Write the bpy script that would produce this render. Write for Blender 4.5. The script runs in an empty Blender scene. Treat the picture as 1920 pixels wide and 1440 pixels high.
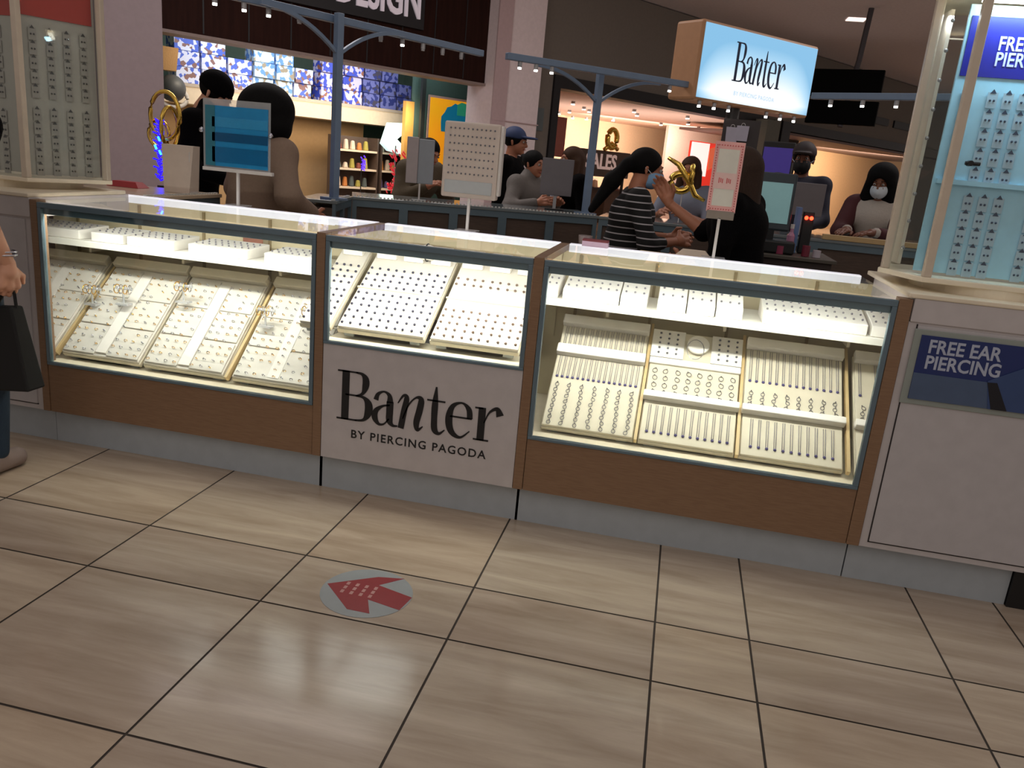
import bpy, math, random
import numpy as np
from mathutils import Matrix, Vector, Euler
random.seed(7)
R_ = math.radians
sc = bpy.context.scene
COL = sc.collection

# ------------------------------------------------------------ camera, world, exposure
cam_d = bpy.data.cameras.new('camera')
cam = bpy.data.objects.new('camera', cam_d); COL.objects.link(cam)
cam_d.sensor_fit = 'HORIZONTAL'; cam_d.sensor_width = 36.0
cam_d.lens = 36.0 * 1509.56 / 1920.0
cam_d.clip_start = 0.05; cam_d.clip_end = 200
rx = Vector((0.97406995, 0.20812039, 0.08873349))      # camera right in world space
dn = Vector((0.1397124, -0.24483242, -0.95944647))     # image down
fw = Vector((-0.17795554, 0.94696515, -0.2675609))     # view direction
m3 = Matrix((rx, -dn, -fw)).transposed()
cam.matrix_world = Matrix.Translation((0, 0, 1.4)) @ m3.to_4x4()
sc.camera = cam
world = bpy.data.worlds.new('world'); sc.world = world; world.use_nodes = True
world.node_tree.nodes['Background'].inputs[0].default_value = (1.0, 0.87, 0.80, 1)
world.node_tree.nodes['Background'].inputs[1].default_value = 0.30
sc.view_settings.view_transform = 'Standard'; sc.view_settings.look = 'None'
sc.view_settings.gamma = 1; sc.view_settings.exposure = 0.0

def area(name, loc, target, size, power, color=(1, 0.95, 0.88), size_y=None, spread=180):
    l = bpy.data.lights.new(name, 'AREA'); l.energy = power; l.color = color
    l.shape = 'RECTANGLE'; l.size = size; l.size_y = size_y or size; l.spread = R_(spread)
    o = bpy.data.objects.new(name, l); COL.objects.link(o); o.location = loc
    o.rotation_euler = (Vector(target) - Vector(loc)).to_track_quat('-Z', 'Y').to_euler()
    return o
# unseen area lamps added to fill the concourse with light
area('concourse_fill', (-0.6, -2.2, 4.3), (-0.6, 2.6, .4), 3.0, 34, (1, 0.94, 0.90))
area('concourse_fill', (-0.6, 2.2, 4.35), (-0.6, 2.5, 0), 2.4, 12, (1, 0.90, 0.84))
area('concourse_fill', (-3.5, 7.5, 4.4), (-3.5, 8.6, 0), 2.5, 100, (1, 0.92, 0.90))
area('concourse_fill', (3.0, 8.5, 4.4), (2.0, 12, 0), 2.5, 110, (1, 0.93, 0.92))

# ------------------------------------------------------------ materials
def lin(c):
    return tuple(((v / 255) / 12.92 if v / 255 <= 0.04045 else ((v / 255 + 0.055) / 1.055) ** 2.4) for v in c)
MATS = {}
def mat(name, rgb, rough=0.5, metal=0.0, emit=0.0, var=0.06, scale=18.0, bump=0.0, stretch=(1, 1, 1), rgb2=None, spec=0.5, coat=0.0, alpha=1.0):
    if name in MATS: return MATS[name]
    m = bpy.data.materials.new(name); m.use_nodes = True
    nt = m.node_tree; b = nt.nodes['Principled BSDF']
    c = lin(rgb); c2 = lin(rgb2) if rgb2 else tuple(v * (1 - var) for v in c)
    tc = nt.nodes.new('ShaderNodeTexCoord'); mp = nt.nodes.new('ShaderNodeMapping'); mp.inputs['Scale'].default_value = stretch
    nz = nt.nodes.new('ShaderNodeTexNoise'); nz.inputs['Scale'].default_value = scale; nz.inputs['Detail'].default_value = 3
    rp = nt.nodes.new('ShaderNodeValToRGB')
    rp.color_ramp.elements[0].position = 0.35; rp.color_ramp.elements[1].position = 0.65
    rp.color_ramp.elements[0].color = (*c2, 1); rp.color_ramp.elements[1].color = (*c, 1)
    nt.links.new(tc.outputs['Object'], mp.inputs[0]); nt.links.new(mp.outputs[0], nz.inputs[0])
    nt.links.new(nz.outputs[0], rp.inputs[0]); nt.links.new(rp.outputs[0], b.inputs['Base Color'])
    b.inputs['Roughness'].default_value = rough; b.inputs['Metallic'].default_value = metal
    b.inputs['Specular IOR Level'].default_value = spec; b.inputs['Coat Weight'].default_value = coat
    if alpha < 1: b.inputs['Alpha'].default_value = alpha
    if emit:
        b.inputs['Emission Color'].default_value = (*c, 1); b.inputs['Emission Strength'].default_value = emit
    if bump:
        bp = nt.nodes.new('ShaderNodeBump'); bp.inputs['Strength'].default_value = bump; bp.inputs['Distance'].default_value = 0.01
        nt.links.new(nz.outputs[0], bp.inputs['Height']); nt.links.new(bp.outputs[0], b.inputs['Normal'])
    MATS[name] = m; return m

def glass(name, tint=(0.93, 0.97, 0.96), rough=0.02, refl=1.0, grazing=0.96):
    m = bpy.data.materials.new(name); m.use_nodes = True; nt = m.node_tree
    for n in list(nt.nodes):
        if n.type != 'OUTPUT_MATERIAL': nt.nodes.remove(n)
    out = [n for n in nt.nodes if n.type == 'OUTPUT_MATERIAL'][0]
    tr = nt.nodes.new('ShaderNodeBsdfTransparent'); tr.inputs[0].default_value = (*tint, 1)
    gl = nt.nodes.new('ShaderNodeBsdfGlossy'); gl.inputs['Roughness'].default_value = rough
    gl.inputs[0].default_value = (refl, refl, refl, 1)
    ge = nt.nodes.new('ShaderNodeNewGeometry'); dt = nt.nodes.new('ShaderNodeVectorMath'); dt.operation = 'DOT_PRODUCT'
    nt.links.new(ge.outputs['Normal'], dt.inputs[0]); nt.links.new(ge.outputs['Incoming'], dt.inputs[1])
    last = dt.outputs['Value']
    for op, v, first in (('ABSOLUTE', 0, 0), ('SUBTRACT', 1.0, 1), ('POWER', 5.0, 0), ('MULTIPLY', grazing, 0), ('ADD', 0.04, 0)):
        q = nt.nodes.new('ShaderNodeMath'); q.operation = op
        if first: q.inputs[0].default_value = v; nt.links.new(last, q.inputs[1])
        else: nt.links.new(last, q.inputs[0]); q.inputs[1].default_value = v
        last = q.outputs[0]
    mx = nt.nodes.new('ShaderNodeMixShader')
    nt.links.new(last, mx.inputs[0]); nt.links.new(tr.outputs[0], mx.inputs[1]); nt.links.new(gl.outputs[0], mx.inputs[2])
    nt.links.new(mx.outputs[0], out.inputs[0])
    return m
GLASS = glass('clear_glass'); GLASS_TOP = glass('case_top_glass', (0.94, 0.98, 0.96), grazing=0.42)

WOOD = mat('oak_laminate', (138, 108, 82), 0.45, rgb2=(128, 98, 73), scale=6, stretch=(3, 3, 40))
WHITEP = mat('white_laminate', (196, 190, 190), 0.4)
SLATE = mat('slate_metal', (104, 124, 136), 0.35, metal=0.3)
KICK = mat('kick_grey', (176, 184, 190), 0.45)
CREAM = mat('cream_lacquer', (236, 224, 200), 0.35)
INTER = mat('case_back_beige', (212, 198, 164), 0.6)
PAD = mat('white_pad', (240, 234, 226), 0.75)
PADW = mat('cream_pad', (216, 206, 184), 0.75)
PADT = mat('tray_pad', (226, 218, 206), 0.75)
CHAIN = mat('chain_grey', (132, 126, 134), 0.4)
HOOPM = mat('hoop_grey', (112, 108, 112), 0.35)
BLACK = mat('black_plastic', (18, 18, 20), 0.5)
INK = mat('black_vinyl', (14, 14, 18), 0.45)
GOLD = mat('gold_metal', (255, 200, 100), 0.22, metal=1.0)
SILVER = mat('silver_metal', (200, 200, 210), 0.22, metal=1.0)
DARKST = mat('dark_stone', (46, 44, 66), 0.25)
BLUEGEM = mat('indigo_bead', (74, 66, 120), 0.3)
SKIN_A = mat('skin_light', (214, 160, 132), 0.5)
SKIN_B = mat('skin_tan', (172, 112, 84), 0.5)
SKIN_C = mat('skin_brown', (120, 72, 50), 0.5)
HAIR = mat('black_hair', (7, 6, 7), 0.7, spec=.15, bump=0.4, scale=60, stretch=(6, 6, 1))
HAIRBR = mat('brown_hair', (70, 48, 34), 0.6, spec=.2, bump=0.4, scale=60, stretch=(6, 6, 1))
CLOTHK = mat('black_cloth', (6, 5, 7), 0.9, spec=.1, bump=0.2, scale=90)
ALU = mat('brushed_aluminium', (170, 168, 170), 0.35, metal=0.4)
MASKW = mat('mask_white', (214, 222, 230), 0.8)
MASKB = mat('mask_blue', (128, 168, 206), 0.8)
MASKK = mat('mask_black', (16, 16, 18), 0.8)
LAMPW = mat('lamp_glow', (255, 250, 240), 0.5, emit=9)

# ------------------------------------------------------------ mesh builder
class B:
    def __init__(s): s.v = []; s.f = []; s.mi = []
    def add(s, vs, fs, mi=0):
        n = len(s.v); s.v += [tuple(p) for p in vs]
        for f in fs: s.f.append(tuple(i + n for i in f)); s.mi.append(mi)
        return s
    def box(s, x0, x1, y0, y1, z0, z1, mi=0, M=None):
        vs = [Vector((x, y, z)) for z in (z0, z1) for y in (y0, y1) for x in (x0, x1)]
        if M is not None: vs = [M @ v for v in vs]
        return s.add(vs, [(0, 2, 3, 1), (4, 5, 7, 6), (0, 1, 5, 4), (2, 6, 7, 3), (0, 4, 6, 2), (1, 3, 7, 5)], mi)
    def tube(s, pts, r, n=8, mi=0, cap=True):
        pts = [Vector(p) for p in pts]; rs = r if isinstance(r, (list, tuple)) else [r] * len(pts)
        vs = []; fs = []
        up = Vector((0, 0, 1))
        for i, p in enumerate(pts):
            t = (pts[min(i + 1, len(pts) - 1)] - pts[max(i - 1, 0)])
            t = t.normalized() if t.length > 1e-9 else Vector((0, 0, 1))
            a = t.cross(up if abs(t.z) < 0.95 else Vector((1, 0, 0))).normalized(); b = t.cross(a)
            for k in range(n):
                q = 2 * math.pi * k / n; vs.append(p + (a * math.cos(q) + b * math.sin(q)) * rs[i])
        for i in range(len(pts) - 1):
            for k in range(n):
                k2 = (k + 1) % n; fs.append((i * n + k, (i + 1) * n + k, (i + 1) * n + k2, i * n + k2))
        if cap:
            fs.append(tuple(range(n))); fs.append(tuple((len(pts) - 1) * n + k for k in reversed(range(n))))
        return s.add(vs, fs, mi)
    def prism(s, poly, z0, z1, mi=0, M=None):
        n = len(poly); vs = [Vector((p[0], p[1], z0)) for p in poly] + [Vector((p[0], p[1], z1)) for p in poly]
        if M is not None: vs = [M @ v for v in vs]
        fs = [tuple(reversed(range(n))), tuple(range(n, 2 * n))] + [(i, (i + 1) % n, n + (i + 1) % n, n + i) for i in range(n)]
        return s.add(vs, fs, mi)
    def ball(s, c, r, n=10, m=7, mi=0):
        r = (r, r, r) if not isinstance(r, (tuple, list)) else r
        vs = [(c[0], c[1], c[2] + r[2])]; fs = []
        for i in range(1, m):
            a = math.pi * i / m
            for k in range(n):
                q = 2 * math.pi * k / n
                vs.append((c[0] + r[0] * math.sin(a) * math.cos(q), c[1] + r[1] * math.sin(a) * math.sin(q), c[2] + r[2] * math.cos(a)))
        vs.append((c[0], c[1], c[2] - r[2])); L = len(vs) - 1
        for k in range(n):
            fs.append((0, 1 + k, 1 + (k + 1) % n)); fs.append((L, 1 + (m - 2) * n + (k + 1) % n, 1 + (m - 2) * n + k))
            for i in range(m - 2): fs.append((1 + i * n + k, 1 + (i + 1) * n + k, 1 + (i + 1) * n + (k + 1) % n, 1 + i * n + (k + 1) % n))
        return s.add(vs, fs, mi)
    def torus(s, c, R, r, n=16, m=6, mi=0, axis='z', ry=None):
        pts = []
        for i in range(n + 1):
            q = 2 * math.pi * i / n; a, b = R * math.cos(q), (ry or R) * math.sin(q)
            pts.append((c[0] + a, c[1] + b, c[2]) if axis == 'z' else (c[0] + a, c[1], c[2] + b) if axis == 'y' else (c[0], c[1] + a, c[2] + b))
        return s.tube(pts, r, m, mi, cap=False)
    def mesh(s, name, mats, smooth=False):
        me = bpy.data.meshes.new(name); me.from_pydata(s.v, [], s.f)
        for m in (mats if isinstance(mats, (list, tuple)) else [mats]): me.materials.append(m)
        me.polygons.foreach_set('material_index', s.mi)
        if smooth: me.polygons.foreach_set('use_smooth', [True] * len(me.polygons))
        me.update(); return me
    def obj(s, name, mats, parent=None, loc=(0, 0, 0), rot=(0, 0, 0), smooth=False, bevel=0):
        o = bpy.data.objects.new(name, s.mesh(name, mats, smooth)); COL.objects.link(o)
        o.parent = parent; o.location = loc; o.rotation_euler = rot
        if bevel:
            md = o.modifiers.new('bevel', 'BEVEL'); md.width = bevel; md.segments = 2; md.limit_method = 'ANGLE'
        return o
def tag(o, label, cat, group=None, kind=None):
    o['label'] = label; o['category'] = cat
    if group: o['group'] = group
    if kind: o['kind'] = kind
    return o
def empty(name, loc, label, cat, group=None, rz=0):
    o = bpy.data.objects.new(name, None); COL.objects.link(o); o.location = loc; o.rotation_euler = (0, 0, rz)
    o.empty_display_size = 0.1
    return tag(o, label, cat, group)
def struct(o): o['kind'] = 'structure'; return o
def copy_tree(o, parent=None):
    c = o.copy(); COL.objects.link(c); c.parent = parent
    for ch in list(o.children): copy_tree(ch, c)
    return c
def text_obj(body, size, mats, parent=None, M=None, name='lettering', extrude=0.002, sx=1.0, space=1.0, bold=0.0, line=1.0, align='LEFT'):
    cu = bpy.data.curves.new(name, 'FONT'); cu.body = body; cu.size = size; cu.extrude = extrude
    cu.offset = bold; cu.space_character = space; cu.space_line = line; cu.align_x = align; cu.resolution_u = 3
    t = bpy.data.objects.new(name + '_tmp', cu); COL.objects.link(t)
    bpy.context.view_layer.update()
    me = bpy.data.meshes.new_from_object(t.evaluated_get(bpy.context.evaluated_depsgraph_get()))
    bpy.data.objects.remove(t); me.name = name
    X = Matrix.Diagonal((sx, 1, 1, 1)); me.transform((M or Matrix.Identity(4)) @ X)
    me.materials.clear(); me.materials.append(mats)
    o = bpy.data.objects.new(name, me); COL.objects.link(o); o.parent = parent
    return o
# text/graphic plane -> world: x right, y up on the drawing; stands upright facing -Y
UPR = Matrix(((1, 0, 0, 0), (0, 0, -1, 0), (0, 1, 0, 0), (0, 0, 0, 1)))

# brush-pen ribbons for the serif wordmark
def ribbon(b, pts, ws, M, h=0.002, closed=False, mi=0):
    """pts 2D centre line (control points, smoothed), ws full widths"""
    P = [Vector(p) for p in pts]; n = len(P); out = []
    seg = 7
    rng = range(n) if closed else range(n - 1)
    for i in rng:
        g = (lambda k: P[k % n]) if closed else (lambda k: P[max(0, min(n - 1, k))])
        gw = (lambda k: ws[k % n]) if closed else (lambda k: ws[max(0, min(n - 1, k))])
        for j in range(seg):
            t = j / seg
            cr = lambda a, bb, c, d: 0.5 * ((2 * bb) + (c - a) * t + (2 * a - 5 * bb + 4 * c - d) * t * t + (3 * bb - a - 3 * c + d) * t ** 3)
            p0, p1, p2, p3 = g(i - 1), g(i), g(i + 1), g(i + 2)
            out.append((cr(p0.x, p1.x, p2.x, p3.x), cr(p0.y, p1.y, p2.y, p3.y), max(0.004, cr(gw(i - 1), gw(i), gw(i + 1), gw(i + 2)))))
    if not closed: out.append((P[-1].x, P[-1].y, ws[-1]))
    L = []; N = len(out)
    for i, (x, y, w) in enumerate(out):
        a = out[(i - 1) % N if closed else max(0, i - 1)]; c = out[(i + 1) % N if closed else min(N - 1, i + 1)]
        d = Vector((c[0] - a[0], c[1] - a[1])).normalized(); nn = Vector((-d.y, d.x)) * w / 2
        L.append(((x + nn.x, y + nn.y), (x - nn.x, y - nn.y)))
    vs = []
    for (p, q) in L: vs += [M @ Vector((p[0], p[1], 0)), M @ Vector((q[0], q[1], 0)), M @ Vector((p[0], p[1], h)), M @ Vector((q[0], q[1], h))]
    fs = []
    for i in range(N if closed else N - 1):
        a = 4 * i; c = 4 * ((i + 1) % N)
        fs += [(a + 2, c + 2, c + 3, a + 3), (a, a + 1, c + 1, c), (a, c, c + 2, a + 2), (a + 1, a + 3, c + 3, c + 1)]
    if not closed: fs += [(0, 2, 3, 1), (4 * N - 4, 4 * N - 3, 4 * N - 1, 4 * N - 2)]
    b.add(vs, fs, mi)
def line(b, x0, y0, x1, y1, w, M, h=0.002):
    ribbon(b, [(x0, y0), ((x0 + x1) / 2, (y0 + y1) / 2), (x1, y1)], [w, w, w], M, h)
def wordmark(M, parent, material, h=0.002):
    """the high-contrast serif word; cap height 1, width about 3.4"""
    b = B(); K = 0.15; T = 0.032
    # B
    line(b, .17, 0, .17, 1, K, M, h); line(b, 0, 1 - T / 2, .42, 1 - T / 2, T, M, h); line(b, 0, T / 2, .42, T / 2, T, M, h)
    line(b, .17, .52, .44, .52, T, M, h)
    ribbon(b, [(.38, .985), (.50, .965), (.575, .87), (.575, .72), (.52, .58), (.40, .52)], [T, .06, .13, .13, .06, T], M, h)
    ribbon(b, [(.38, .52), (.55, .50), (.65, .38), (.65, .20), (.56, .05), (.38, .016)], [T, .06, .15, .15, .06, T], M, h)
    # a
    x = .74
    ribbon(b, [(x + .06, .50), (x + .10, .62), (x + .22, .685), (x + .33, .62), (x + .35, .48)], [.10, .07, .035, .08, .13], M, h)
    ribbon(b, [(x + .35, .50), (x + .35, .30), (x + .355, .12), (x + .42, .03), (x + .52, .03)], [.14, .14, .13, .06, .03], M, h)
    ribbon(b, [(x + .35, .43), (x + .20, .39), (x + .07, .28), (x + .05, .14), (x + .13, .02), (x + .24, .03), (x + .34, .15)], [.03, .045, .10, .12, .06, .035, .03], M, h)
    # italic n
    x = 1.27
    ribbon(b, [(x - .02, .50), (x + .08, .66), (x + .15, .62), (x + .11, .36), (x + .06, 0)], [.02, .05, .10, .12, .12], M, h)
    ribbon(b, [(x + .09, .20), (x + .20, .50), (x + .34, .66), (x + .44, .63), (x + .42, .42), (x + .37, .16), (x + .40, .02), (x + .50, .10)], [.02, .03, .04, .11, .13, .12, .07, .02], M, h)
    # t
    x = 1.88
    ribbon(b, [(x + .12, .93), (x + .11, .60), (x + .11, .30), (x + .13, .08), (x + .22, .01), (x + .33, .10)], [.03, .12, .12, .12, .06, .02], M, h)
    line(b, x - .05, .655, x + .31, .655, T, M, h)
    # e
    x = 2.22
    ribbon(b, [(x + .47, .40), (x + .44, .58), (x + .30, .69), (x + .12, .60), (x + .06, .35), (x + .12, .10), (x + .30, .0), (x + .48, .15)], [.11, .10, .035, .09, .14, .12, .05, .02], M, h)
    line(b, x + .08, .40, x + .51, .40, T, M, h)
    # r
    x = 2.80
    line(b, x + .12, 0, x + .12, .66, .14, M, h); line(b, x - .02, T / 2, x + .28, T / 2, T, M, h); line(b, x - .02, .66 - T / 2, x + .14, .66 - T / 2, T, M, h)
    ribbon(b, [(x + .17, .36), (x + .26, .58), (x + .40, .67), (x + .47, .54)], [.02, .04, .08, .15], M, h)
    o = b.obj('lettering', material, parent); return o

# ------------------------------------------------------------ floor: tiles of two widths
fl = B()
fl.box(-14, 20, -3, 34, -0.06, -0.0025, 1)
xs = [-1.74 - .61, -1.74, -1.125, -.513, .095, .393, .998, 1.30, 1.91, 2.52, 2.82]
while xs[0] > -13: xs = [xs[0] - (.61 if len(xs) % 3 else .305)] + xs
while xs[-1] < 19: xs.append(xs[-1] + (.61 if len(xs) % 3 else .305))
ys = [.80, 1.425, 2.062, 2.383, 3.02]
while ys[0] > -2.5: ys = [ys[0] - (.635 if len(ys) % 2 else .32)] + ys
while ys[-1] < 33: ys.append(ys[-1] + (.635 if len(ys) % 3 else .32))
g = .0035
for i in range(len(xs) - 1):
    for j in range(len(ys) - 1):
        fl.add([(xs[i] + g, ys[j] + g, 0), (xs[i + 1] - g, ys[j] + g, 0), (xs[i + 1] - g, ys[j + 1] - g, 0), (xs[i] + g, ys[j + 1] - g, 0)], [(0, 1, 2, 3)], 0)
def tile_mat():
    m = bpy.data.materials.new('stone_tile'); m.use_nodes = True; nt = m.node_tree; b = nt.nodes['Principled BSDF']
    N = nt.nodes.new; L = nt.links.new
    ge = N('ShaderNodeNewGeometry'); tc = N('ShaderNodeTexCoord')
    mp = N('ShaderNodeMapping'); mp.inputs['Scale'].default_value = (1.2, 9, 1)
    ad = N('ShaderNodeVectorMath'); ad.operation = 'MULTIPLY_ADD'; ad.inputs[1].default_value = (1, 1, 1)
    sc_ = N('ShaderNodeVectorMath'); sc_.operation = 'SCALE'; sc_.inputs[3].default_value = 1.0
    cmb = N('ShaderNodeCombineXYZ'); mul = N('ShaderNodeMath'); mul.operation = 'MULTIPLY'; mul.inputs[1].default_value = 37
    L(ge.outputs['Random Per Island'], mul.inputs[0]); L(mul.outputs[0], cmb.inputs[0]); L(mul.outputs[0], cmb.inputs[1])
    L(tc.outputs['Object'], ad.inputs[0]); L(cmb.outputs[0], ad.inputs[2]); L(ad.outputs[0], mp.inputs[0])
    nz = N('ShaderNodeTexNoise'); nz.inputs['Scale'].default_value = 1.3; nz.inputs['Detail'].default_value = 6; nz.inputs['Roughness'].default_value = .62; nz.inputs['Distortion'].default_value = 0.4
    L(mp.outputs[0], nz.inputs[0])
    r1 = N('ShaderNodeValToRGB'); e = r1.color_ramp.elements
    e[0].position = .3; e[0].color = (*lin((166, 148, 130)), 1); e[1].position = .72; e[1].color = (*lin((202, 186, 168)), 1)
    L(nz.outputs[0], r1.inputs[0])
    r2 = N('ShaderNodeValToRGB'); e = r2.color_ramp.elements
    e[0].color = (.86, .84, .84, 1); e[1].color = (1, .96, .90, 1); x = e.new(.5); x.color = (.98, 1, 1.0, 1)
    L(ge.outputs['Random Per Island'], r2.inputs[0])
    mx = N('ShaderNodeMix'); mx.data_type = 'RGBA'; mx.blend_type = 'MULTIPLY'; mx.inputs[0].default_value = 1
    L(r1.outputs[0], mx.inputs[6]); L(r2.outputs[0], mx.inputs[7]); L(mx.outputs[2], b.inputs['Base Color'])
    b.inputs['Roughness'].default_value = .15; b.inputs['Specular IOR Level'].default_value = .38
    return m
GROUT = mat('dark_grout', (70, 62, 56), 0.9)
struct(fl.obj('floor', [tile_mat(), GROUT]))

# ------------------------------------------------------------ kiosk front run
def clone(o, loc=None, rot=None, label=None, group=None):
    c = copy_tree(o)
    if loc is not None: c.location = loc
    if rot is not None: c.rotation_euler = rot
    if label: c['label'] = label
    if group: c['group'] = group
    return c
FY = 2.90; BY = 3.53; ZT = 1.065
def kick(x0, x1, parent):
    B().box(x0, x1, 2.96, 3.50, 0, .16).obj('toe_kick', KICK, parent)
LEDM = mat('led_strip', (255, 246, 226), 0.5, emit=14)
def case(x0, x1, zg, ix0, ix1, label, shelf, panelmat, sx0=None, sx1=None, floor_x=None):
    """display case between posts; glass starts at zg; interior spans ix0..ix1"""
    r = empty('display_case', ((x0 + x1) / 2, FY, 0), label, 'display case', 'glass display cases of the kiosk front')
    ox, oy = -(x0 + x1) / 2, -FY
    def P(b, name, m, bevel=0, par=None, smooth=False):
        o = b.obj(name, m, par or r, loc=(ox, oy, 0) if par is None else (0, 0, 0), bevel=bevel, smooth=smooth); return o
    P(B().box(x0 - .03, x1 + .022, 2.96, 3.50, 0, .16), 'toe_kick', KICK)
    P(B().box(x0, x1, FY, FY + .02, .16, zg - .012), 'base_panel', panelmat)
    P(B().box(x0, x1, FY + .02, BY, .16, .175), 'bottom_board', WOOD)
    if floor_x:
        P(B().box(floor_x[0], floor_x[1], FY + .02, 3.10, zg - .02, zg - .005), 'deck', CREAM)
    else:
        P(B().box(ix0, ix1, FY + .02, BY - .01, zg - .02, zg - .005), 'deck', CREAM)
        P(B().box(ix0, ix1, BY - .01, BY, .175, 1.04), 'back_panel', INTER)
        b = B()
        for k in range(5):
            xx = ix0 + (ix1 - ix0) * (k + .4) / 5
            b.box(xx, xx + .012, BY - .02, BY - .008, zg, 1.03)
        P(b, 'door_seam', mat('seam_tan', (150, 132, 96), .6))
    # slate trim round the pane
    fr = B(); t = .017
    fr.box(x0, x1, FY - .006, FY + .016, ZT - .026, ZT - .004); fr.box(x0, x1, FY + .010, FY + .016, ZT - .052, ZT - .026)
    fr.box(x0, x0 + t, FY - .006, FY + .016, zg, ZT - .026); fr.box(x1 - t, x1, FY - .006, FY + .016, zg, ZT - .026)
    fr.box(x0, x1, FY - .006, FY + .016, zg - .012, zg)
    P(fr, 'frame', SLATE, .002)
    P(B().box(x0 + t, x1 - t, FY + .003, FY + .008, zg, ZT - .026), 'front_pane', GLASS)
    P(B().add([(x0, FY, ZT + .003), (x1, FY, ZT + .003), (x1, BY - .012, ZT + .003), (x0, BY - .012, ZT + .003)], [(0, 1, 2, 3)]), 'top_pane', GLASS_TOP)
    P(B().box(x0 if x0 > -2 else -2.86, x1, BY - .012, BY + .03, ZT - .03, ZT + .006), 'back_rail', mat('rail_glow', (240, 240, 250), .3, emit=.55), .003)  # lit look of the rail put into its material as emission
    P(B().box(x0 + .02, x1 - .02, FY + .02, FY + .05, ZT - .019, ZT - .008), 'light_strip', ALU)
    ld = B().box(x0 + .03, x1 - .03, FY + .025, FY + .045, ZT - .022, ZT - .019)
    P(ld, 'led_tube', LEDM)
    if shelf:
        sh = B().box(sx0, sx1, 3.15, BY - .03, .856, .884)
        P(sh, 'shelf', mat('shelf_white', (244, 240, 230), .4), .002)
        bb = B()
        for xx in [sx0 + (sx1 - sx0) * q for q in (.18, .5, .82)]:
            bb.box(xx, xx + .012, 3.36, BY - .02, .80, .868)
        P(bb, 'shelf_bracket', CREAM)
    L = area('case_strip_light', ((x0 + x1) / 2, FY + .035, ZT - .024), ((x0 + x1) / 2, FY + .22, .55), x1 - x0 - .08, (6.2 if x0 < -2 else 9.5 if x0 < -1 else 6.4) * (x1 - x0), (1, .95, .88), size_y=.03)
    L.parent = r; L.location = (0, .035, ZT - .024)
    return r
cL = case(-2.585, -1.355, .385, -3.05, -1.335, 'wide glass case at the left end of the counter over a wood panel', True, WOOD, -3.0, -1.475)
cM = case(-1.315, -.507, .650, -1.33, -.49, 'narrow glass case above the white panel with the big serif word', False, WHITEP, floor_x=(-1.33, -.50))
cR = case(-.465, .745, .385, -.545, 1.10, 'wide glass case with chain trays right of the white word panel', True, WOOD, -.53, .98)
B().box(-1.55 + .911, -.49 + .911, 3.505 - FY, 3.515 - FY, .66, 1.04).obj('back_panel', INTER, cM)
for k, (xa, xb, wh) in enumerate([(-2.62, -2.587, 'at the far left end of the wide left case'), (-1.353, -1.317, 'between the left case and the white word panel'), (-.505, -.467, 'between the white word panel and the right case'), (.747, .79, 'between the right case and the white corner cabinet')]):
    b = B().box(xa, xb, FY - .004, FY + .05, .16, ZT + .004)
    p = b.obj('divider_post', WOOD, bevel=.002); tag(p, 'upright oak strip ' + wh, 'post', 'oak uprights of the kiosk front')
    if k in (1, 2):
        B().box(xa, xb, FY + .05, BY + .02, ZT - .022, ZT + .004).obj('top_strip', WOOD, p)
wm = wordmark(Matrix.Translation((-1.25, FY - .0005, .335)) @ UPR @ Matrix.Diagonal((.205, .205, 1, 1)) , None, INK)
wm.parent = cM; wm.location = (.911, -FY, 0)
sub = text_obj('BY PIERCING PAGODA', .048, INK, cM, Matrix.Translation((-1.188, FY - .0005, .262)) @ UPR, 'subtitle', .001, sx=1.0, space=1.18, bold=.0006)
sub.location = (.911, -FY, 0)

# corner cabinets
GROOVE = mat('dark_groove', (40, 36, 36), .8)
NAVY = mat('poster_navy', (26, 44, 104), .45)
def cabinet(x0, x1, bx0, bx1, label):
    r = empty('corner_cabinet', ((x0 + x1) / 2, FY, 0), label, 'cabinet', 'white corner cabinets')
    ox = -(x0 + x1) / 2
    bb = B().box(x0, x1, FY + .003, FY + .02, .16, .995)
    bb.box(bx0, bx1, FY + .02, 3.5, .16, .995)
    bb.obj('body', WHITEP, r, (ox, -FY, 0))
    B().box(x0 - (.02 if x0 > 0 else -.005), x1 - (.058 if x0 > 0 else -.005), 2.96, 3.50, 0, .16).obj('toe_kick', KICK, r, (ox, -FY, 0))
    B().box(x0 + .03, x1 - .03, FY - .002, FY + .004, .185, .985).obj('door', mat('white_door', (190, 186, 188), .4), r, (ox, -FY, 0), bevel=.002)
    gb = B().box(x0 + .026, x0 + .03, FY, FY + .004, .181, .989).box(x0 + .026, x1 - .026, FY, FY + .004, .181, .185)
    gb.obj('shadow_gap', GROOVE, r, (ox, -FY, 0))
    B().box(x0 + .002, x1, FY - .004, 3.52, .995, 1.075).obj('upper_panel', WHITEP, r, (ox, -FY, 0), bevel=.003)
    B().box(x0 - .02, x1, FY - .008, 3.56 if x0 > 0 else 3.50, 1.075, 1.092).obj('top_slab', CREAM, r, (ox, -FY, 0), bevel=.004)
    return r
cabR = cabinet(.792, 1.395, 1.11, 1.395, 'white cabinet with the ear piercing poster at the right corner')
ex = empty('corner_cabinet', (1.7, FY, 0), 'white cabinet end with a black toe kick at the right picture edge', 'cabinet', 'white corner cabinets')
B().box(-.303, .30, .003, .6, .16, 1.075).obj('body', WHITEP, ex, bevel=.003); B().box(-.36, .30, .045, .56, 0, .158).obj('toe_kick', BLACK, ex)
B().box(-.303, .30, -.008, .63, 1.075, 1.092).obj('top_slab', CREAM, ex, bevel=.004)
cabL = cabinet(-3.22, -2.622, -3.22, -3.06, 'white cabinet at the left corner behind the passer-by')
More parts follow.
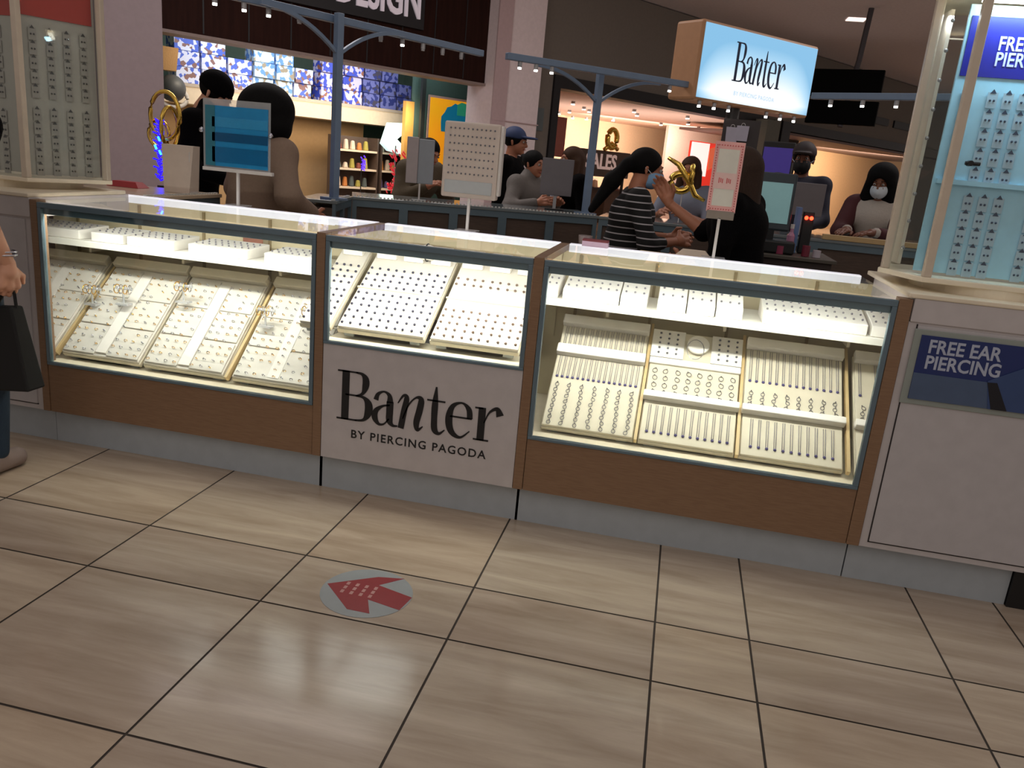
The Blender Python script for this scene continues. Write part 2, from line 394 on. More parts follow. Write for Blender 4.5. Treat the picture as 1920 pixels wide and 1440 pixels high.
# recessed poster on the right cabinet
pr = empty('poster', (1.1, FY - .004, .845), 'framed dark blue ear piercing poster on the white corner cabinet', 'poster')
B().box(-.285, .285, -.004, .002, -.13, .13).obj('frame', mat('grey_green_frame', (148, 156, 150), .4), pr, bevel=.002)
B().box(-.262, .262, -.008, -.003, -.11, .112).obj('print', NAVY, pr)
def flat(b, pts, y, mi=0, t=.0015):
    b.prism([(p[0], p[1]) for p in pts], 0, t, mi, Matrix.Translation((0, y, 0)) @ UPR)
b = B(); flat(b, [(-.262, -.11), (.0, -.11), (-.02, -.02), (-.262, -.018)], -.008); b.obj('print_band', mat('poster_slate', (74, 92, 122), .5), pr)
b = B(); flat(b, [(-.01, -.11), (.262, -.11), (.262, .03), (.19, .075), (.10, .06), (.03, .02), (-.03, -.015)], -.0095)
b.obj('print_sleeve', mat('poster_denim', (52, 74, 120), .6), pr)
b = B(); flat(b, [(.19, .075), (.262, .10), (.262, .04), (.21, .045)], -.011); flat(b, [(.235, -.055), (.262, -.06), (.262, .02), (.238, .01), (.228, -.02)], -.013)
b.obj('print_face', mat('poster_skin', (150, 104, 92), .6), pr)
b = B(); flat(b, [(.16, -.02), (.19, .03), (.262, .055), (.262, -.10), (.20, -.07)], -.0105); flat(b, [(-.03, -.02), (.0, -.018), (.05, -.11), (.0, -.11)], -.0105)
b.obj('print_hair', mat('poster_black', (16, 16, 26), .6), pr)
text_obj('FREE EAR\nPIERCING', .064, mat('poster_white', (176, 184, 204), .5), pr, Matrix.Translation((-.235, -.008, .055)) @ UPR, 'lettering', .001, sx=.86, bold=.0015, line=.85)

# ------------------------------------------------------------ trays
SL = math.atan2(.365, .42)
def tray(x0, x1, z, ang, depth, label, group, style, material=PADT, y=2.975):
    """sloped tray; returns (root, place) where place(u,v,w) is in the tray's own plane"""
    w = x1 - x0
    r = empty('jewelry_tray', (x0 + w / 2, y, z), label, 'jewelry tray', group)
    r.rotation_euler = (ang, 0, 0)
    B().box(-w / 2, w / 2, 0, depth, -.034, -.012).obj('tray_base', PADW, r, bevel=.004)
    B().box(-w / 2 + .004, w / 2 - .004, .004, depth - .004, -.012, 0).obj('pad', material, r, bevel=.003)
    b = B().box(-w / 2 + .05, w / 2 - .07, .012, depth - .03, -.058, -.034); b.obj('riser', mat('riser_gap_shade', (24, 24, 24), .7), r)  # riser coloured black to paint the shaded gap under the tray
    for q in (-1, 1): B().box(q * (w / 2 - .045) - .02, q * (w / 2 - .045) + .02, .004, .05, -.052, -.034).obj('foot', mat('foot_grey', (150, 156, 156), .6), r)
    M = Matrix.Translation(r.location) @ Euler((ang, 0, 0)).to_matrix().to_4x4()
    return r, M
def gem(name, b, mats, label, cat, group, smooth=True):
    o = b.obj(name, mats, smooth=smooth); return tag(o, label, cat, group)
protos = {}
def scatter(key, maker, M, spots, ang, label, cat, group):
    for (u, v, w) in spots:
        if key not in protos: me = maker(); protos[key] = me
        o = bpy.data.objects.new(key.split('|')[0], protos[key]); COL.objects.link(o)
        o.matrix_world = M @ Matrix.Translation((u, v, w)) @ Matrix.Rotation(random.uniform(-.5, .5) if not key.startswith('necklace') else 0, 4, 'Z')
        tag(o, label, cat, group)
def m_stud(gm, r=.0055):
    return lambda: B().ball((0, 0, r * .7), (r, r, r * .75), 8, 5, 0).tube([(0, 0, -.001), (0, 0, .003)], r * .6, 6, 1).mesh('stud', [gm, SILVER], True)
def m_ring(gm=GOLD, R=.008):
    return lambda: B().torus((0, 0, R * .8), R, .0014, 14, 5, 0, 'y').ball((0, 0, R * 1.8), .003, 6, 4, 1).mesh('ring', [gm, SILVER], True)
def m_hoop(gm=SILVER, R=.008):
    return lambda: B().torus((0, -.008, .003), R, .0014, 14, 5, 0, 'z', R * 1.2).ball((0, .004, .003), .0028, 6, 4, 0).mesh('hoop', [gm], True)
# --- middle case: two big bright trays + one cut off by the post
AM = math.atan2(.27, .44)
def m_card(w=.05, h=.035):
    return lambda: B().box(-w / 2, w / 2, -h / 2, h / 2, 0, .004).mesh('card', [PAD])
for k, (xa, xb, nm) in enumerate([(-1.298, -.928, 'left'), (-.908, -.545, 'right'), (-1.462, -1.325, 'leftmost cut-off')]):
    w = xb - xa
    tr, M = tray(xa, xb, .695, AM, .50, 'sloped white earring tray, the %s one in the middle case' % nm, 'earring trays of the middle case', 's')
    if k < 2:
        b = B().box(-w / 2, w / 2, .245, .252, 0, .006); b.obj('divider_lip', PADW, tr)
    cols = 10 if k < 2 else 4
    spots = []
    for i in range(cols):
        for j in range(10):
            if k == 1 and j in (5, 6, 7): continue
            u = -w / 2 + w * (i + .5) / cols; v = .025 + j * .038 + (.012 if j > 5 else 0)
            spots.append((u + random.uniform(-.003, .003), v, .001))
    scatter('earring|dark%d' % (k % 2), m_stud(DARKST if k != 1 else mat('amber_stone', (112, 88, 74), .3), .0062 if k < 2 else .005), M, spots, AM,
            ['tiny dark stone stud pinned on the left tray of the middle case', 'tiny brownish stud pinned on the right tray of the middle case', 'tiny dark stud on the cut-off tray beside the left oak post'][k], 'earring',
            ['studs on the left tray of the middle case', 'studs on the right tray of the middle case', 'studs on the cut-off tray of the middle case'][k])
    # small stand blocks at the back of the tray
    for i in range(3 if k < 2 else 1):
        u = -w / 2 + w * (i + .5) / (3 if k < 2 else 1)
        c = M @ Vector((u, .455, 0))
        t = empty('earring_stand', c, ['low white block, %s of row behind the %s middle-case tray' % (q, nm) for q in ('left end', 'centre', 'right end')][i], 'earring stand', 'white blocks at the back of the middle case')
        B().box(-.045, .045, -.015, .03, .0, .075).obj('block', PAD, t, bevel=.004)
        b = B()
        for q in range(3): b.ball((-.025 + .025 * q, -.018, .05), .005, 8, 5)
        b.obj('studs', DARKST, t, smooth=True)
# curved black bracelet on a white cushion at the back
t = empty('bracelet_stand', (-1.05, 3.345, .945), 'white bracelet cushion with a dark bangle at the back of the middle case', 'bracelet stand')
B().tube([(-.03, 0, .035), (0, 0, .04), (.03, 0, .035)], [.03, .034, .03], 14).obj('cushion', PAD, t, smooth=True)
B().torus((.0, 0, .038), .037, .003, 20, 6, 0, 'x').obj('bangle', BLACK, t, smooth=True)

# --- right case: four steep chain trays (the last cut off)
def m_chain(L_, gm, bead):
    def f():
        b = B(); b.tube([(-.004, 0, .002), (-.0035, -L_, .002)], .0012, 5, 0); b.tube([(.004, 0, .002), (.0035, -L_, .002)], .0012, 5, 0)
        b.ball((0, -L_ - .004, .003), (.0065, .006, .004), 8, 5, 1); return b.mesh('chain', [gm, bead], True)
    return f
RX = [(-.432, -.068), (-.052, .312), (.328, .705), (.745, 1.09)]
RN = ['first', 'second', 'third', 'cut-off fourth']
def lip(tr, w, v, z0=.0, h=.03, nm='header'):
    B().box(-w / 2, w / 2, v, v + .045, z0, h).obj(nm, PAD, tr, bevel=.004)
for k, (xa, xb) in enumerate(RX):
    w = xb - xa
    tr, M = tray(xa, xb, .412, SL, .545, 'steep cream chain tray, the %s from the left in the right case' % RN[k], 'chain trays of the right case', 's', PADW)
    G = 'on the %s tray of the right case' % RN[k]
    if k in (0, 2, 3):
        lip(tr, w, .50)
        n = 16 if k == 0 else 14
        if k == 3: n = 6
        if k == 0: lip(tr, w, .345)
        L1 = .13 if k == 0 else .15
        sp = [(-w / 2 + .022 + (w - .044) * i / (n - 1), .498, .001) for i in range(n)]
        scatter('necklace|a%d' % k, m_chain(L1, CHAIN, BLUEGEM), M, sp, SL, 'fine grey chain, upper row ' + G, 'necklace', 'upper row of chains ' + G)
        if k == 0:
            sp = [(-w / 2 + .022 + (w - .044) * i / (n - 1), .343, .001) for i in range(n)]
            scatter('necklace|b', m_chain(.10, CHAIN, BLUEGEM), M, sp, SL, 'grey chain with a dark bead, middle row ' + G, 'necklace', 'middle row of chains ' + G)
            rows, cols, v0 = 8, 7, .025
        else:
            rows, cols, v0 = 4, 8, .215
        sp = [(-w / 2 + .03 + (w - .06) * i / (cols - 1), v0 + j * .026, .001) for i in range(cols) for j in range(rows) if not (k == 3 and i > 3)]
        scatter('earring|r', m_hoop(HOOPM, .007), M, sp, SL, 'small grey hoop carded in columns ' + G, 'earring', 'hoops in columns ' + G)
        if k >= 2:
            B().box(-w / 2 - .003, w / 2 + .003, .185, .215, 0, .035).obj('ledge', PAD, tr, bevel=.004)
            sp = [(-w / 2 + .04 + (w - .08) * i / 10, .165, .001) for i in range(11 if k == 2 else 5)]
            scatter('necklace|c', m_chain(.12, mat('pale_gold', (176, 158, 124), .35), BLUEGEM), M, sp, SL, 'thin chain with dark bead, bottom row ' + G, 'necklace', 'bottom row of chains ' + G)
    else:
        # flat cards with charms at the top, a round pendant pad, studs, ledge, chains
        B().box(-w / 2, -.05, .40, .54, 0, .008).obj('card', PAD, tr); B().box(.06, w / 2, .40, .54, 0, .008).obj('card', PAD, tr)
        B().box(-w / 2, w / 2, .365, .395, 0, .012).obj('header', PAD, tr, bevel=.003)
        sp = [(u, v, .009) for u in (-.15, -.115, -.08, .09, .125, .16) for v in (.42, .445, .47, .495, .52)]
        scatter('earring|t', m_stud(mat('pewter', (120, 120, 130), .3, metal=.8), .005), M, sp, SL, 'pewter stud on the small white cards ' + G, 'earring', 'studs on the cards ' + G)
        sp = [(-w / 2 + .03 + (w - .06) * i / 7, .235 + j * .035, .001) for i in range(8) for j in range(4)]
        scatter('earring|h2', m_hoop(HOOPM, .009), M, sp, SL, 'grey metal drop earring pinned across the middle ' + G, 'earring', 'drop earrings ' + G)
        B().box(-w / 2 - .003, w / 2 + .003, .185, .215, 0, .035).obj('ledge', PAD, tr, bevel=.004)
        sp = [(-w / 2 + .03 + (w - .06) * i / 11, .165, .001) for i in range(12)]
        scatter('necklace|c', m_chain(.12, CHAIN, BLUEGEM), M, sp, SL, 'thin chain with dark bead, bottom row ' + G, 'necklace', 'bottom row of chains ' + G)
        t = empty('pendant_pad', M @ Vector((.005, .475, .012)), 'round white pad with a looped chain at the top of the second tray', 'pendant pad'); t.rotation_euler = (SL, 0, 0)
        B().tube([(0, 0, 0), (0, 0, .012)], .045, 24).obj('disc', PAD, t, bevel=.003)
        B().torus((-.01, -.03, .014), .034, .0016, 24, 6, 0, 'z', .05).obj('chain', SILVER, t, smooth=True)
def bar(x, z, label, z1=None, y0=2.96, y1=3.42):
    o = B().prism([(0, 0), (y1 - y0, .37), (y1 - y0, .34), (.02, -.02)], -.006, .006, 0, Matrix(((0, 0, 1, 0), (1, 0, 0, 0), (0, 1, 0, 0), (0, 0, 0, 1)))).obj('tray_divider', mat('divider_tan', (206, 178, 128), .5), loc=(x, y0, z))
    tag(o, label, 'divider', 'tan dividers between trays')
bar(-.060, .415, 'tan slanting divider between the first and second trays of the right case')
bar(.320, .415, 'tan slanting divider between the second and third trays of the right case')
bar(.72, .415, 'tan slanting divider right of the third tray in the right case')
bar(-1.780, .415, 'tan slanting divider between the second and third trays of the left case')
bar(-2.60, .415, 'tan slanting divider by the left edge of the left case')

# things on the glass shelf of the right case
def shelf_block(x0, x1, label, h=.095, y0=3.17, kind='r'):
    w = x1 - x0
    t = empty('jewelry_ramp', ((x0 + x1) / 2, y0, .8845), label, 'display ramp', 'white display ramps on the case shelves')
    b = B().prism([(0, 0), (.20, 0), (.20, h), (.0, .04)], -w / 2, w / 2, 0, Matrix(((0, 0, 1, 0), (1, 0, 0, 0), (0, 1, 0, 0), (0, 0, 0, 1))))
    b.obj('ramp', PAD, t, bevel=.003)
    n = max(2, int(w / .03)); sb = B()
    for i in range(n):
        for j in range(3):
            sb.ball((-w / 2 + w * (i + .5) / n, .04 + j * .05, .04 + (h - .04) * (.04 + j * .05) / .2 + .003), .0045, 6, 4)
    sb.obj('studs', mat('smoky_silver', (128, 124, 132), .3, metal=.6), t, smooth=True)
shelf_block(-.50, -.445, 'white ramp of studs at the left end of the right case shelf')
shelf_block(-.425, -.20, 'white ramp of studs second from the left on the right case shelf')
shelf_block(-.195, -.09, 'narrow white ramp of studs beside the gap on the right case shelf')
shelf_block(-.05, .06, 'tall white block left of three on the right case shelf', .12)
shelf_block(.065, .17, 'tall white block middle of three on the right case shelf', .11)
shelf_block(.175, .275, 'tall white block right of three on the right case shelf', .12)
shelf_block(.35, .73, 'long low white ramp at the right of the right case shelf', .085)
shelf_block(.745, .88, 'white ramp behind the oak post of the right case shelf', .085)
shelf_block(-2.95, -2.62, 'white ramp at the left end of the left case shelf', .05)
shelf_block(-2.56, -2.40, 'white ramp second along the left case shelf', .05)
shelf_block(-2.38, -2.15, 'white ramp third along the left case shelf', .05)
shelf_block(-2.08, -1.80, 'wide white ramp before the first gap of the left case shelf', .05)
shelf_block(-1.72, -1.50, 'white ramp at the right end of the left case shelf', .05)
t = empty('ring_box', (-1.93, 3.42, .8845), 'open brown ring box on the shelf of the left case', 'ring box')
B().box(-.05, .05, -.03, .03, 0, .03).obj('base', mat('box_brown', (150, 92, 70), .6), t, bevel=.003)
B().box(-.05, .05, .03, .036, .0, .075).obj('lid', mat('box_brown', (150, 92, 70), .6), t, bevel=.002)

# --- left case: trays of small gold and silver rings
LX = [(-3.0, -2.625, 'half hidden at the left edge'), (-2.585, -2.20, 'between the left divider and the next tray'), (-2.185, -1.80, 'left of the right-hand divider'), (-1.765, -1.39, 'at the right edge of the case')]
for k, (xa, xb, nm) in enumerate(LX):
    w = xb - xa
    tr, M = tray(xa, xb, .415, SL, .545, 'pale ring tray in the left case, ' + nm, 'ring trays of the left case', 's')
    B().box(-w / 2, w / 2, .50, .545, 0, .03).obj('header', PADW, tr, bevel=.004)
    for (va, vb) in ((.01, .16), (.17, .32), (.33, .49)):
        gaps = [(-w / 2 + .01, -.03), (.03, w / 2 - .01)] if k != 3 else [(-w / 2 + .01, w / 2 - .01)]
        for (ua, ub) in gaps:
            B().box(ua, ub, va, vb, 0, .007).obj('ring_card', mat('card_grey', (222, 216, 206), .8), tr, bevel=.002)
    B().box(-.026, .026, .02, .47, 0, .009).obj('centre_strip', PAD, tr)
    spots = []
    for i in range(9):
        u = -w / 2 + .025 + (w - .05) * i / 8
        if abs(u) < .03 and k != 3: continue
        for j in range(13):
            if random.random() < .08: continue
            spots.append((u + random.uniform(-.004, .004), .025 + j * .036, .007))
    random.shuffle(spots)
    h = len(spots) * 3 // 5
    scatter('ring|g', m_ring(GOLD, .0062), M, spots[:h], SL, 'tiny gold ring on the pale tray ' + nm, 'ring', 'gold rings on the tray ' + nm)
    scatter('ring|s', m_ring(SILVER, .0062), M, spots[h:], SL, 'tiny silver ring on the pale tray ' + nm, 'ring', 'silver rings on the tray ' + nm)
# bangle stacks on clear T-bars in front of the trays
def bangle_stand(x, z, y, label):
    t = empty('bangle_stand', (x, y, z), label, 'bangle stand', 'clear bangle stands in the left case')
    CLR = mat('clear_acrylic', (214, 214, 216), .2, alpha=.5)
    B().tube([(0, 0, 0), (0, 0, .07)], .005, 8).box(-.03, .03, -.02, .02, -.004, .004).obj('stem', CLR, t)
    B().tube([(-.045, 0, .072), (.045, 0, .072)], .007, 10).obj('cross_bar', CLR, t)
    for i in range(4):
        B().torus((-.032 + i * .02, 0, .066), .020, .0022, 18, 6, 0, 'x').obj('bangle', [GOLD, SILVER, GOLD, SILVER][i], t, rot=(0, 0, .1 * i), smooth=True)
bangle_stand(-2.56, .60, 3.16, 'gold bangles on a stand on the first tray, left edge of case')
bangle_stand(-2.40, .62, 3.16, 'gold bangles on a stand above the left divider of the left case')
bangle_stand(-2.12, .66, 3.19, 'mixed bangles on a stand in the centre of the left case')
bangle_stand(-1.70, .61, 3.15, 'gold bangles on a stand above the right-hand divider')
bangle_stand(-1.50, .63, 3.17, 'gold bangles on a stand at the right edge of the left case')

# ------------------------------------------------------------ display towers on the corner cabinets
def tower(verts, cx, cy, label, glow, header, hcol, hdr_txt, front, z0=1.14, zt=2.05, power=3, sgn=1, cards=None):
    r = empty('display_tower', (cx, cy, 1.092), label, 'display tower', 'glass display towers on the corner cabinets')
    L0 = Matrix.Translation((-cx, -cy, -1.092))
    def P(b, name, m, bevel=0, sm=False): return b.obj(name, m, r, (-cx, -cy, -1.092), bevel=bevel, smooth=sm)
    P(B().tube([(cx, cy, 1.092), (cx, cy, 1.122)], .24, 32), 'turntable', CREAM)
    big = [(cx + (x - cx) * 1.07, cy + (y - cy) * 1.07) for x, y in verts]
    P(B().prism(big, 1.122, z0), 'base_slab', CREAM, .003)
    P(B().prism(big, zt, zt + .05), 'top_cap', CREAM, .003)
    POST = mat('tower_post', (204, 190, 172), .35)
    for i, (x, y) in enumerate(verts):
        P(B().box(x - .014, x + .014, y - .014, y + .014, z0, zt), 'post', POST, .003)
    n = len(verts)
    for i in range(n):
        a, b_ = verts[i], verts[(i + 1) % n]
        P(B().add([(*a, z0), (*b_, z0), (*b_, zt), (*a, zt)], [(0, 1, 2, 3)]), 'pane', GLASS)
    x0, x1, y = front
    P(B().box(x0, x1, y, y + .01, z0 + .01, zt - .03), 'inner_panel', glow, .002)
    P(B().box(x0 + .01, x1 - .01, y - .004, y, header[0], header[1]), 'header_panel', hcol)
    if hdr_txt:
        t = text_obj(hdr_txt, .06, mat('header_letter', (196, 196, 240), .5), r, Matrix.Translation((x0 + .105, y - .005, header[1] - .10)) @ UPR, 'lettering', .001, sx=.8, bold=.001, line=.8)
        t.location = (-cx, -cy, -1.092)
    P(B().box(x0 + .02, x1 - .02, y - .06, y - .03, zt - .03, zt - .018), 'light_strip', LEDM if power > 1 else ALU)
    # a row of cards seen edge-on down the far side
    return r
PALEB = mat('tower_panel_blue', (168, 214, 236), .5)
PALEG = mat('tower_panel_grey', (176, 172, 164), .6)
twR = tower([(.75, 3.2), (.84, 3.0), (1.30, 2.97), (1.41, 3.2), (1.30, 3.44), (.84, 3.44)], 1.09, 3.21, 'glass earring tower with a royal blue header, glowing pale blue, on the right cabinet',
            PALEB, (1.80, 1.985), mat('header_blue', (26, 28, 140), .4), 'FREE EAR\nPIERCING', (.82, 1.34, 3.10), power=3)
twL = tower([(-2.63, 3.38), (-2.78, 3.07), (-3.2, 3.07), (-3.36, 3.3), (-3.22, 3.5), (-2.78, 3.5)], -2.99, 3.29, 'unlit glass earring tower with a red header on the left cabinet',
            PALEG, (1.80, 1.985), mat('header_red', (176, 48, 34), .5), None, (-3.24, -2.84, 3.20), power=0)
SA = math.atan2(.31, .15)
MS = Matrix.Translation((-2.80, 3.11, 0)) @ Matrix.Rotation(SA, 4, 'Z')
o = B().box(0, .31, .012, .022, 1.15, 2.03).obj('side_panel', PALEG, twL); o.matrix_local = Matrix.Translation((2.99, -3.29, -1.092)) @ MS
o = B().box(.01, .30, .006, .012, 1.80, 1.985).obj('header_panel', mat('header_red', (176, 48, 34), .5), twL); o.matrix_local = Matrix.Translation((2.99, -3.29, -1.092)) @ MS
B().tube([(.885, 2.985, 1.52), (.885, 2.955, 1.52)], .009, 10).tube([(.87, 2.965, 1.52), (.915, 2.965, 1.52)], .006, 8).obj('lock', BLACK, twR, (-1.09, -3.21, -1.092))
# the left face of the right tower carries its own narrow panel of cards
B().box(-.012, .0, 0, .16, 1.16, 2.02).obj('side_panel', mat('tower_edge', (226, 214, 196), .5), twR, (.80 - 1.09, 3.20 - 3.21, -1.092))
sb = B()
for i in range(9): sb.ball((0, 0, 1.22 + .095 * i), .007, 8, 5)
sb.obj('hook', ALU, twR, (.79 - 1.09, 3.17 - 3.21, -1.092), smooth=True)
def m_ecard():
    b = B(); b.box(-.016, .016, -.004, -.002, -.05, 0, 0).add([(-.010, -.005, -.004), (.010, -.005, -.004), (0, -.005, .010)], [(0, 1, 2)], 1)
    b.ball((-.006, -.006, -.026), .004, 6, 4, 1).ball((.006, -.006, -.026), .004, 6, 4, 1)
    return b
CARDM = mat('card_pouch', (172, 196, 212), .35); CARDG = mat('card_pouch_grey', (160, 155, 148), .4)
me = m_ecard().mesh('earring_card', [CARDM, mat('card_dark', (48, 62, 86), .5)])
me2 = m_ecard().mesh('earring_card', [CARDG, mat('card_dark2', (72, 70, 70), .5)])
def cards(me, xs, zs, y, label, group):
    for x in xs:
        for z in zs:
            o = bpy.data.objects.new('earring_card', me); COL.objects.link(o); o.location = (x, y, z); tag(o, label, 'earring card', group)
cards(me, [.865, .945, .993, 1.041, 1.15, 1.198, 1.246], [1.755 - .062 * i for i in range(5)], 3.099, 'pouch card with a dark peak in the upper block of the right tower', 'earring cards, upper block of the right tower')
cards(me, [.865, .945, .993, 1.041, 1.15, 1.198, 1.246], [1.42 - .056 * i for i in range(5)], 3.099, 'pouch card with a dark peak in the lower block of the right tower', 'earring cards, lower block of the right tower')
B().box(.83, 1.33, 3.085, 3.10, 1.452, 1.468).obj('mid_rail', PALEB, twR, (-1.09, -3.21, -1.092))
cards(me2, [-3.17, -3.11, -3.05, -2.99], [1.76 - .062 * i for i in range(5)], 3.199, 'grey pouch card in the upper block of the unlit left tower', 'earring cards, upper block of the left tower')
cards(me2, [-3.17, -3.11, -3.05, -2.99], [1.41 - .056 * i for i in range(5)], 3.199, 'grey pouch card in the lower block of the unlit left tower', 'earring cards, lower block of the left tower')
l = area('tower_light', (1.06, 3.03, 2.0), (1.06, 3.10, 1.4), .4, 2.0, (.50, .82, 1.0), size_y=.04)
l = area('tower_light', (.795, 3.20, 2.0), (.80, 3.25, 1.4), .05, .5, (.8, .9, 1.0), size_y=.04)

# ------------------------------------------------------------ back and side counters of the kiosk
DKW = mat('dark_walnut', (84, 68, 58), .5, rgb2=(72, 58, 50), scale=5, stretch=(3, 3, 40))
CTOP = mat('counter_glass_top', (120, 130, 134), .12, coat=.5)
def counter(p0, p1, depth, label, n, side=1, top=CTOP, panel=DKW, lit=True):
    p0 = Vector((*p0, 0)); p1 = Vector((*p1, 0)); d = p1 - p0; L_ = d.length; a = math.atan2(d.y, d.x)
    r = empty('counter_unit', p0, label, 'counter', 'rear counters of the kiosk', a)
    B().box(0, L_, .02 * side, depth * side, .12, 1.02).obj('body', panel, r)
    B().box(.01, L_ - .01, .06 * side, (depth - .05) * side, 0, .12).obj('toe_kick', KICK, r)
    B().box(-.005, L_ + .005, -.01 * side, (depth + .01) * side, 1.045, 1.065).obj('worktop', top, r, bevel=.003)
    f = B(); f.box(0, L_, 0, .02 * side, 1.0, 1.045)
    f.obj('top_rail', SLATE, r)
    for i in range(n + 1):
        x = L_ * i / n
        B().box(max(0, x - .03), min(L_, x + .03), 0, .02 * side, .12, 1.0).obj('stile', SLATE, r)
    if lit:
        ed = B(); k = int(L_ / .025)
        for i in range(k): ed.box(.01 + i * .025, .021 + i * .025, .01, .03, 1.065, 1.072)
        e = ed.obj('card_row', mat('glint_card', (206, 206, 200), .3), r)
    return r
cB = counter((-2.2, 5.25), (-.6, 5.92), .55, 'rear counter section between the two tall lamp posts', 5)
cR2 = counter((-.59, 5.92), (2.4, 5.92), .55, 'long rear counter section on the right below the hanging screens', 6, lit=False)
cS = counter((-2.06, 4.66), (-2.2, 5.24), .22, 'short counter section by the left lamp post', 2)
cL2 = counter((-2.58, 3.60), (-2.58, 4.25), .6, 'left side counter behind the unlit tower', 2, top=mat('warm_top', (206, 186, 160), .2))
t = tag(B().box(-.5, .5, 0, .04, 0, .035).obj('counter_ledge', mat('birch', (196, 168, 122), .4), loc=(1.45, 5.905, 1.066), bevel=.003), 'pale birch ledge along the right end of the rear counter', 'ledge')

# lamp posts with arched brackets and little spots
def lamp_post(x, y, zb, zt, d0, d1, label, spots, post=True):
    """d0,d1: world xy ends of the beam"""
    r = empty('lamp_post', (x, y, zb), label, 'lamp post', 'slate lamp posts on the kiosk')
    a = Vector((d0[0] - x, d0[1] - y, zt - zb)); b_ = Vector((d1[0] - x, d1[1] - y, zt - zb)); u = (b_ - a).normalized()
    ang = math.atan2(u.y, u.x); LM = mat('lamp_slate', (122, 142, 168), .4, metal=.2)
    if post:
        B().box(-.022, .022, -.022, .022, 0, zt - zb + .03).obj('pole', LM, r, rot=(0, 0, ang), bevel=.003)
        B().box(-.06, .06, -.06, .06, 0, .012).obj('foot_plate', LM, r, rot=(0, 0, ang))
        for sg in (-1, 1):
            gb = B(); n_ = 10; Mg = Matrix.Translation((0, 0, zt - zb - .018)) @ Matrix.Rotation(ang, 4, 'Z') @ UPR
            low = [(sg * (.02 + .50 * i / n_), -.175 * (1 - i / n_) ** 2.2) for i in range(n_ + 1)]
            for i in range(n_):
                (xa, za), (xb, zb_) = low[i], low[i + 1]
                gb.prism([(xa, za), (xb, zb_), (xb, zb_ + .022), (xa, za + .022)], -.012, .012, 0, Mg)
            gb.obj('brace', LM, r)
    bm = B(); M = Matrix.Translation(a) @ Matrix.Rotation(ang, 4, 'Z')
    bm.box(0, (b_ - a).length, -.022, .022, -.02, .022, 0, M); bm.obj('beam', LM, r, bevel=.004)
    for q, on in spots:
        p = a + u * q; s = B().tube([p + Vector((0, 0, -.02)), p + Vector((0, 0, -.055))], .014, 10).obj('spot', ALU, r)
        B().tube([p + Vector((0, 0, -.0555)), p + Vector((0, 0, -.066))], .012, 10).obj('bulb', LAMPW if on else ALU, s)
    return r
lamp_post(-2.12, 4.77, 1.065, 2.10, (-2.62, 3.98), (-1.55, 5.93), 'slate post with arched arms nearest the brown coat', [(.18, 1), (.35, 1), (.5, 1), (.7, 0), (1.3, 0), (1.48, 1), (1.66, 0), (1.84, 0), (2.02, 0)])
lamp_post(-.70, 5.98, 1.065, 2.03, (-1.24, 5.37), (-.05, 6.35), 'slate post with arched arms in front of the lit beige store', [(.1, 1), (.22, 1), (.34, 1), (1.32, 1)])
lamp_post(1.9, 6.3, 1.065, 2.0, (.75, 6.15), (1.95, 5.32), 'slate beam with five spots below the hanging screens', [(.14, 1), (.36, 1), (.58, 1), (.80, 1), (1.02, 1), (1.24, 1)], post=False)

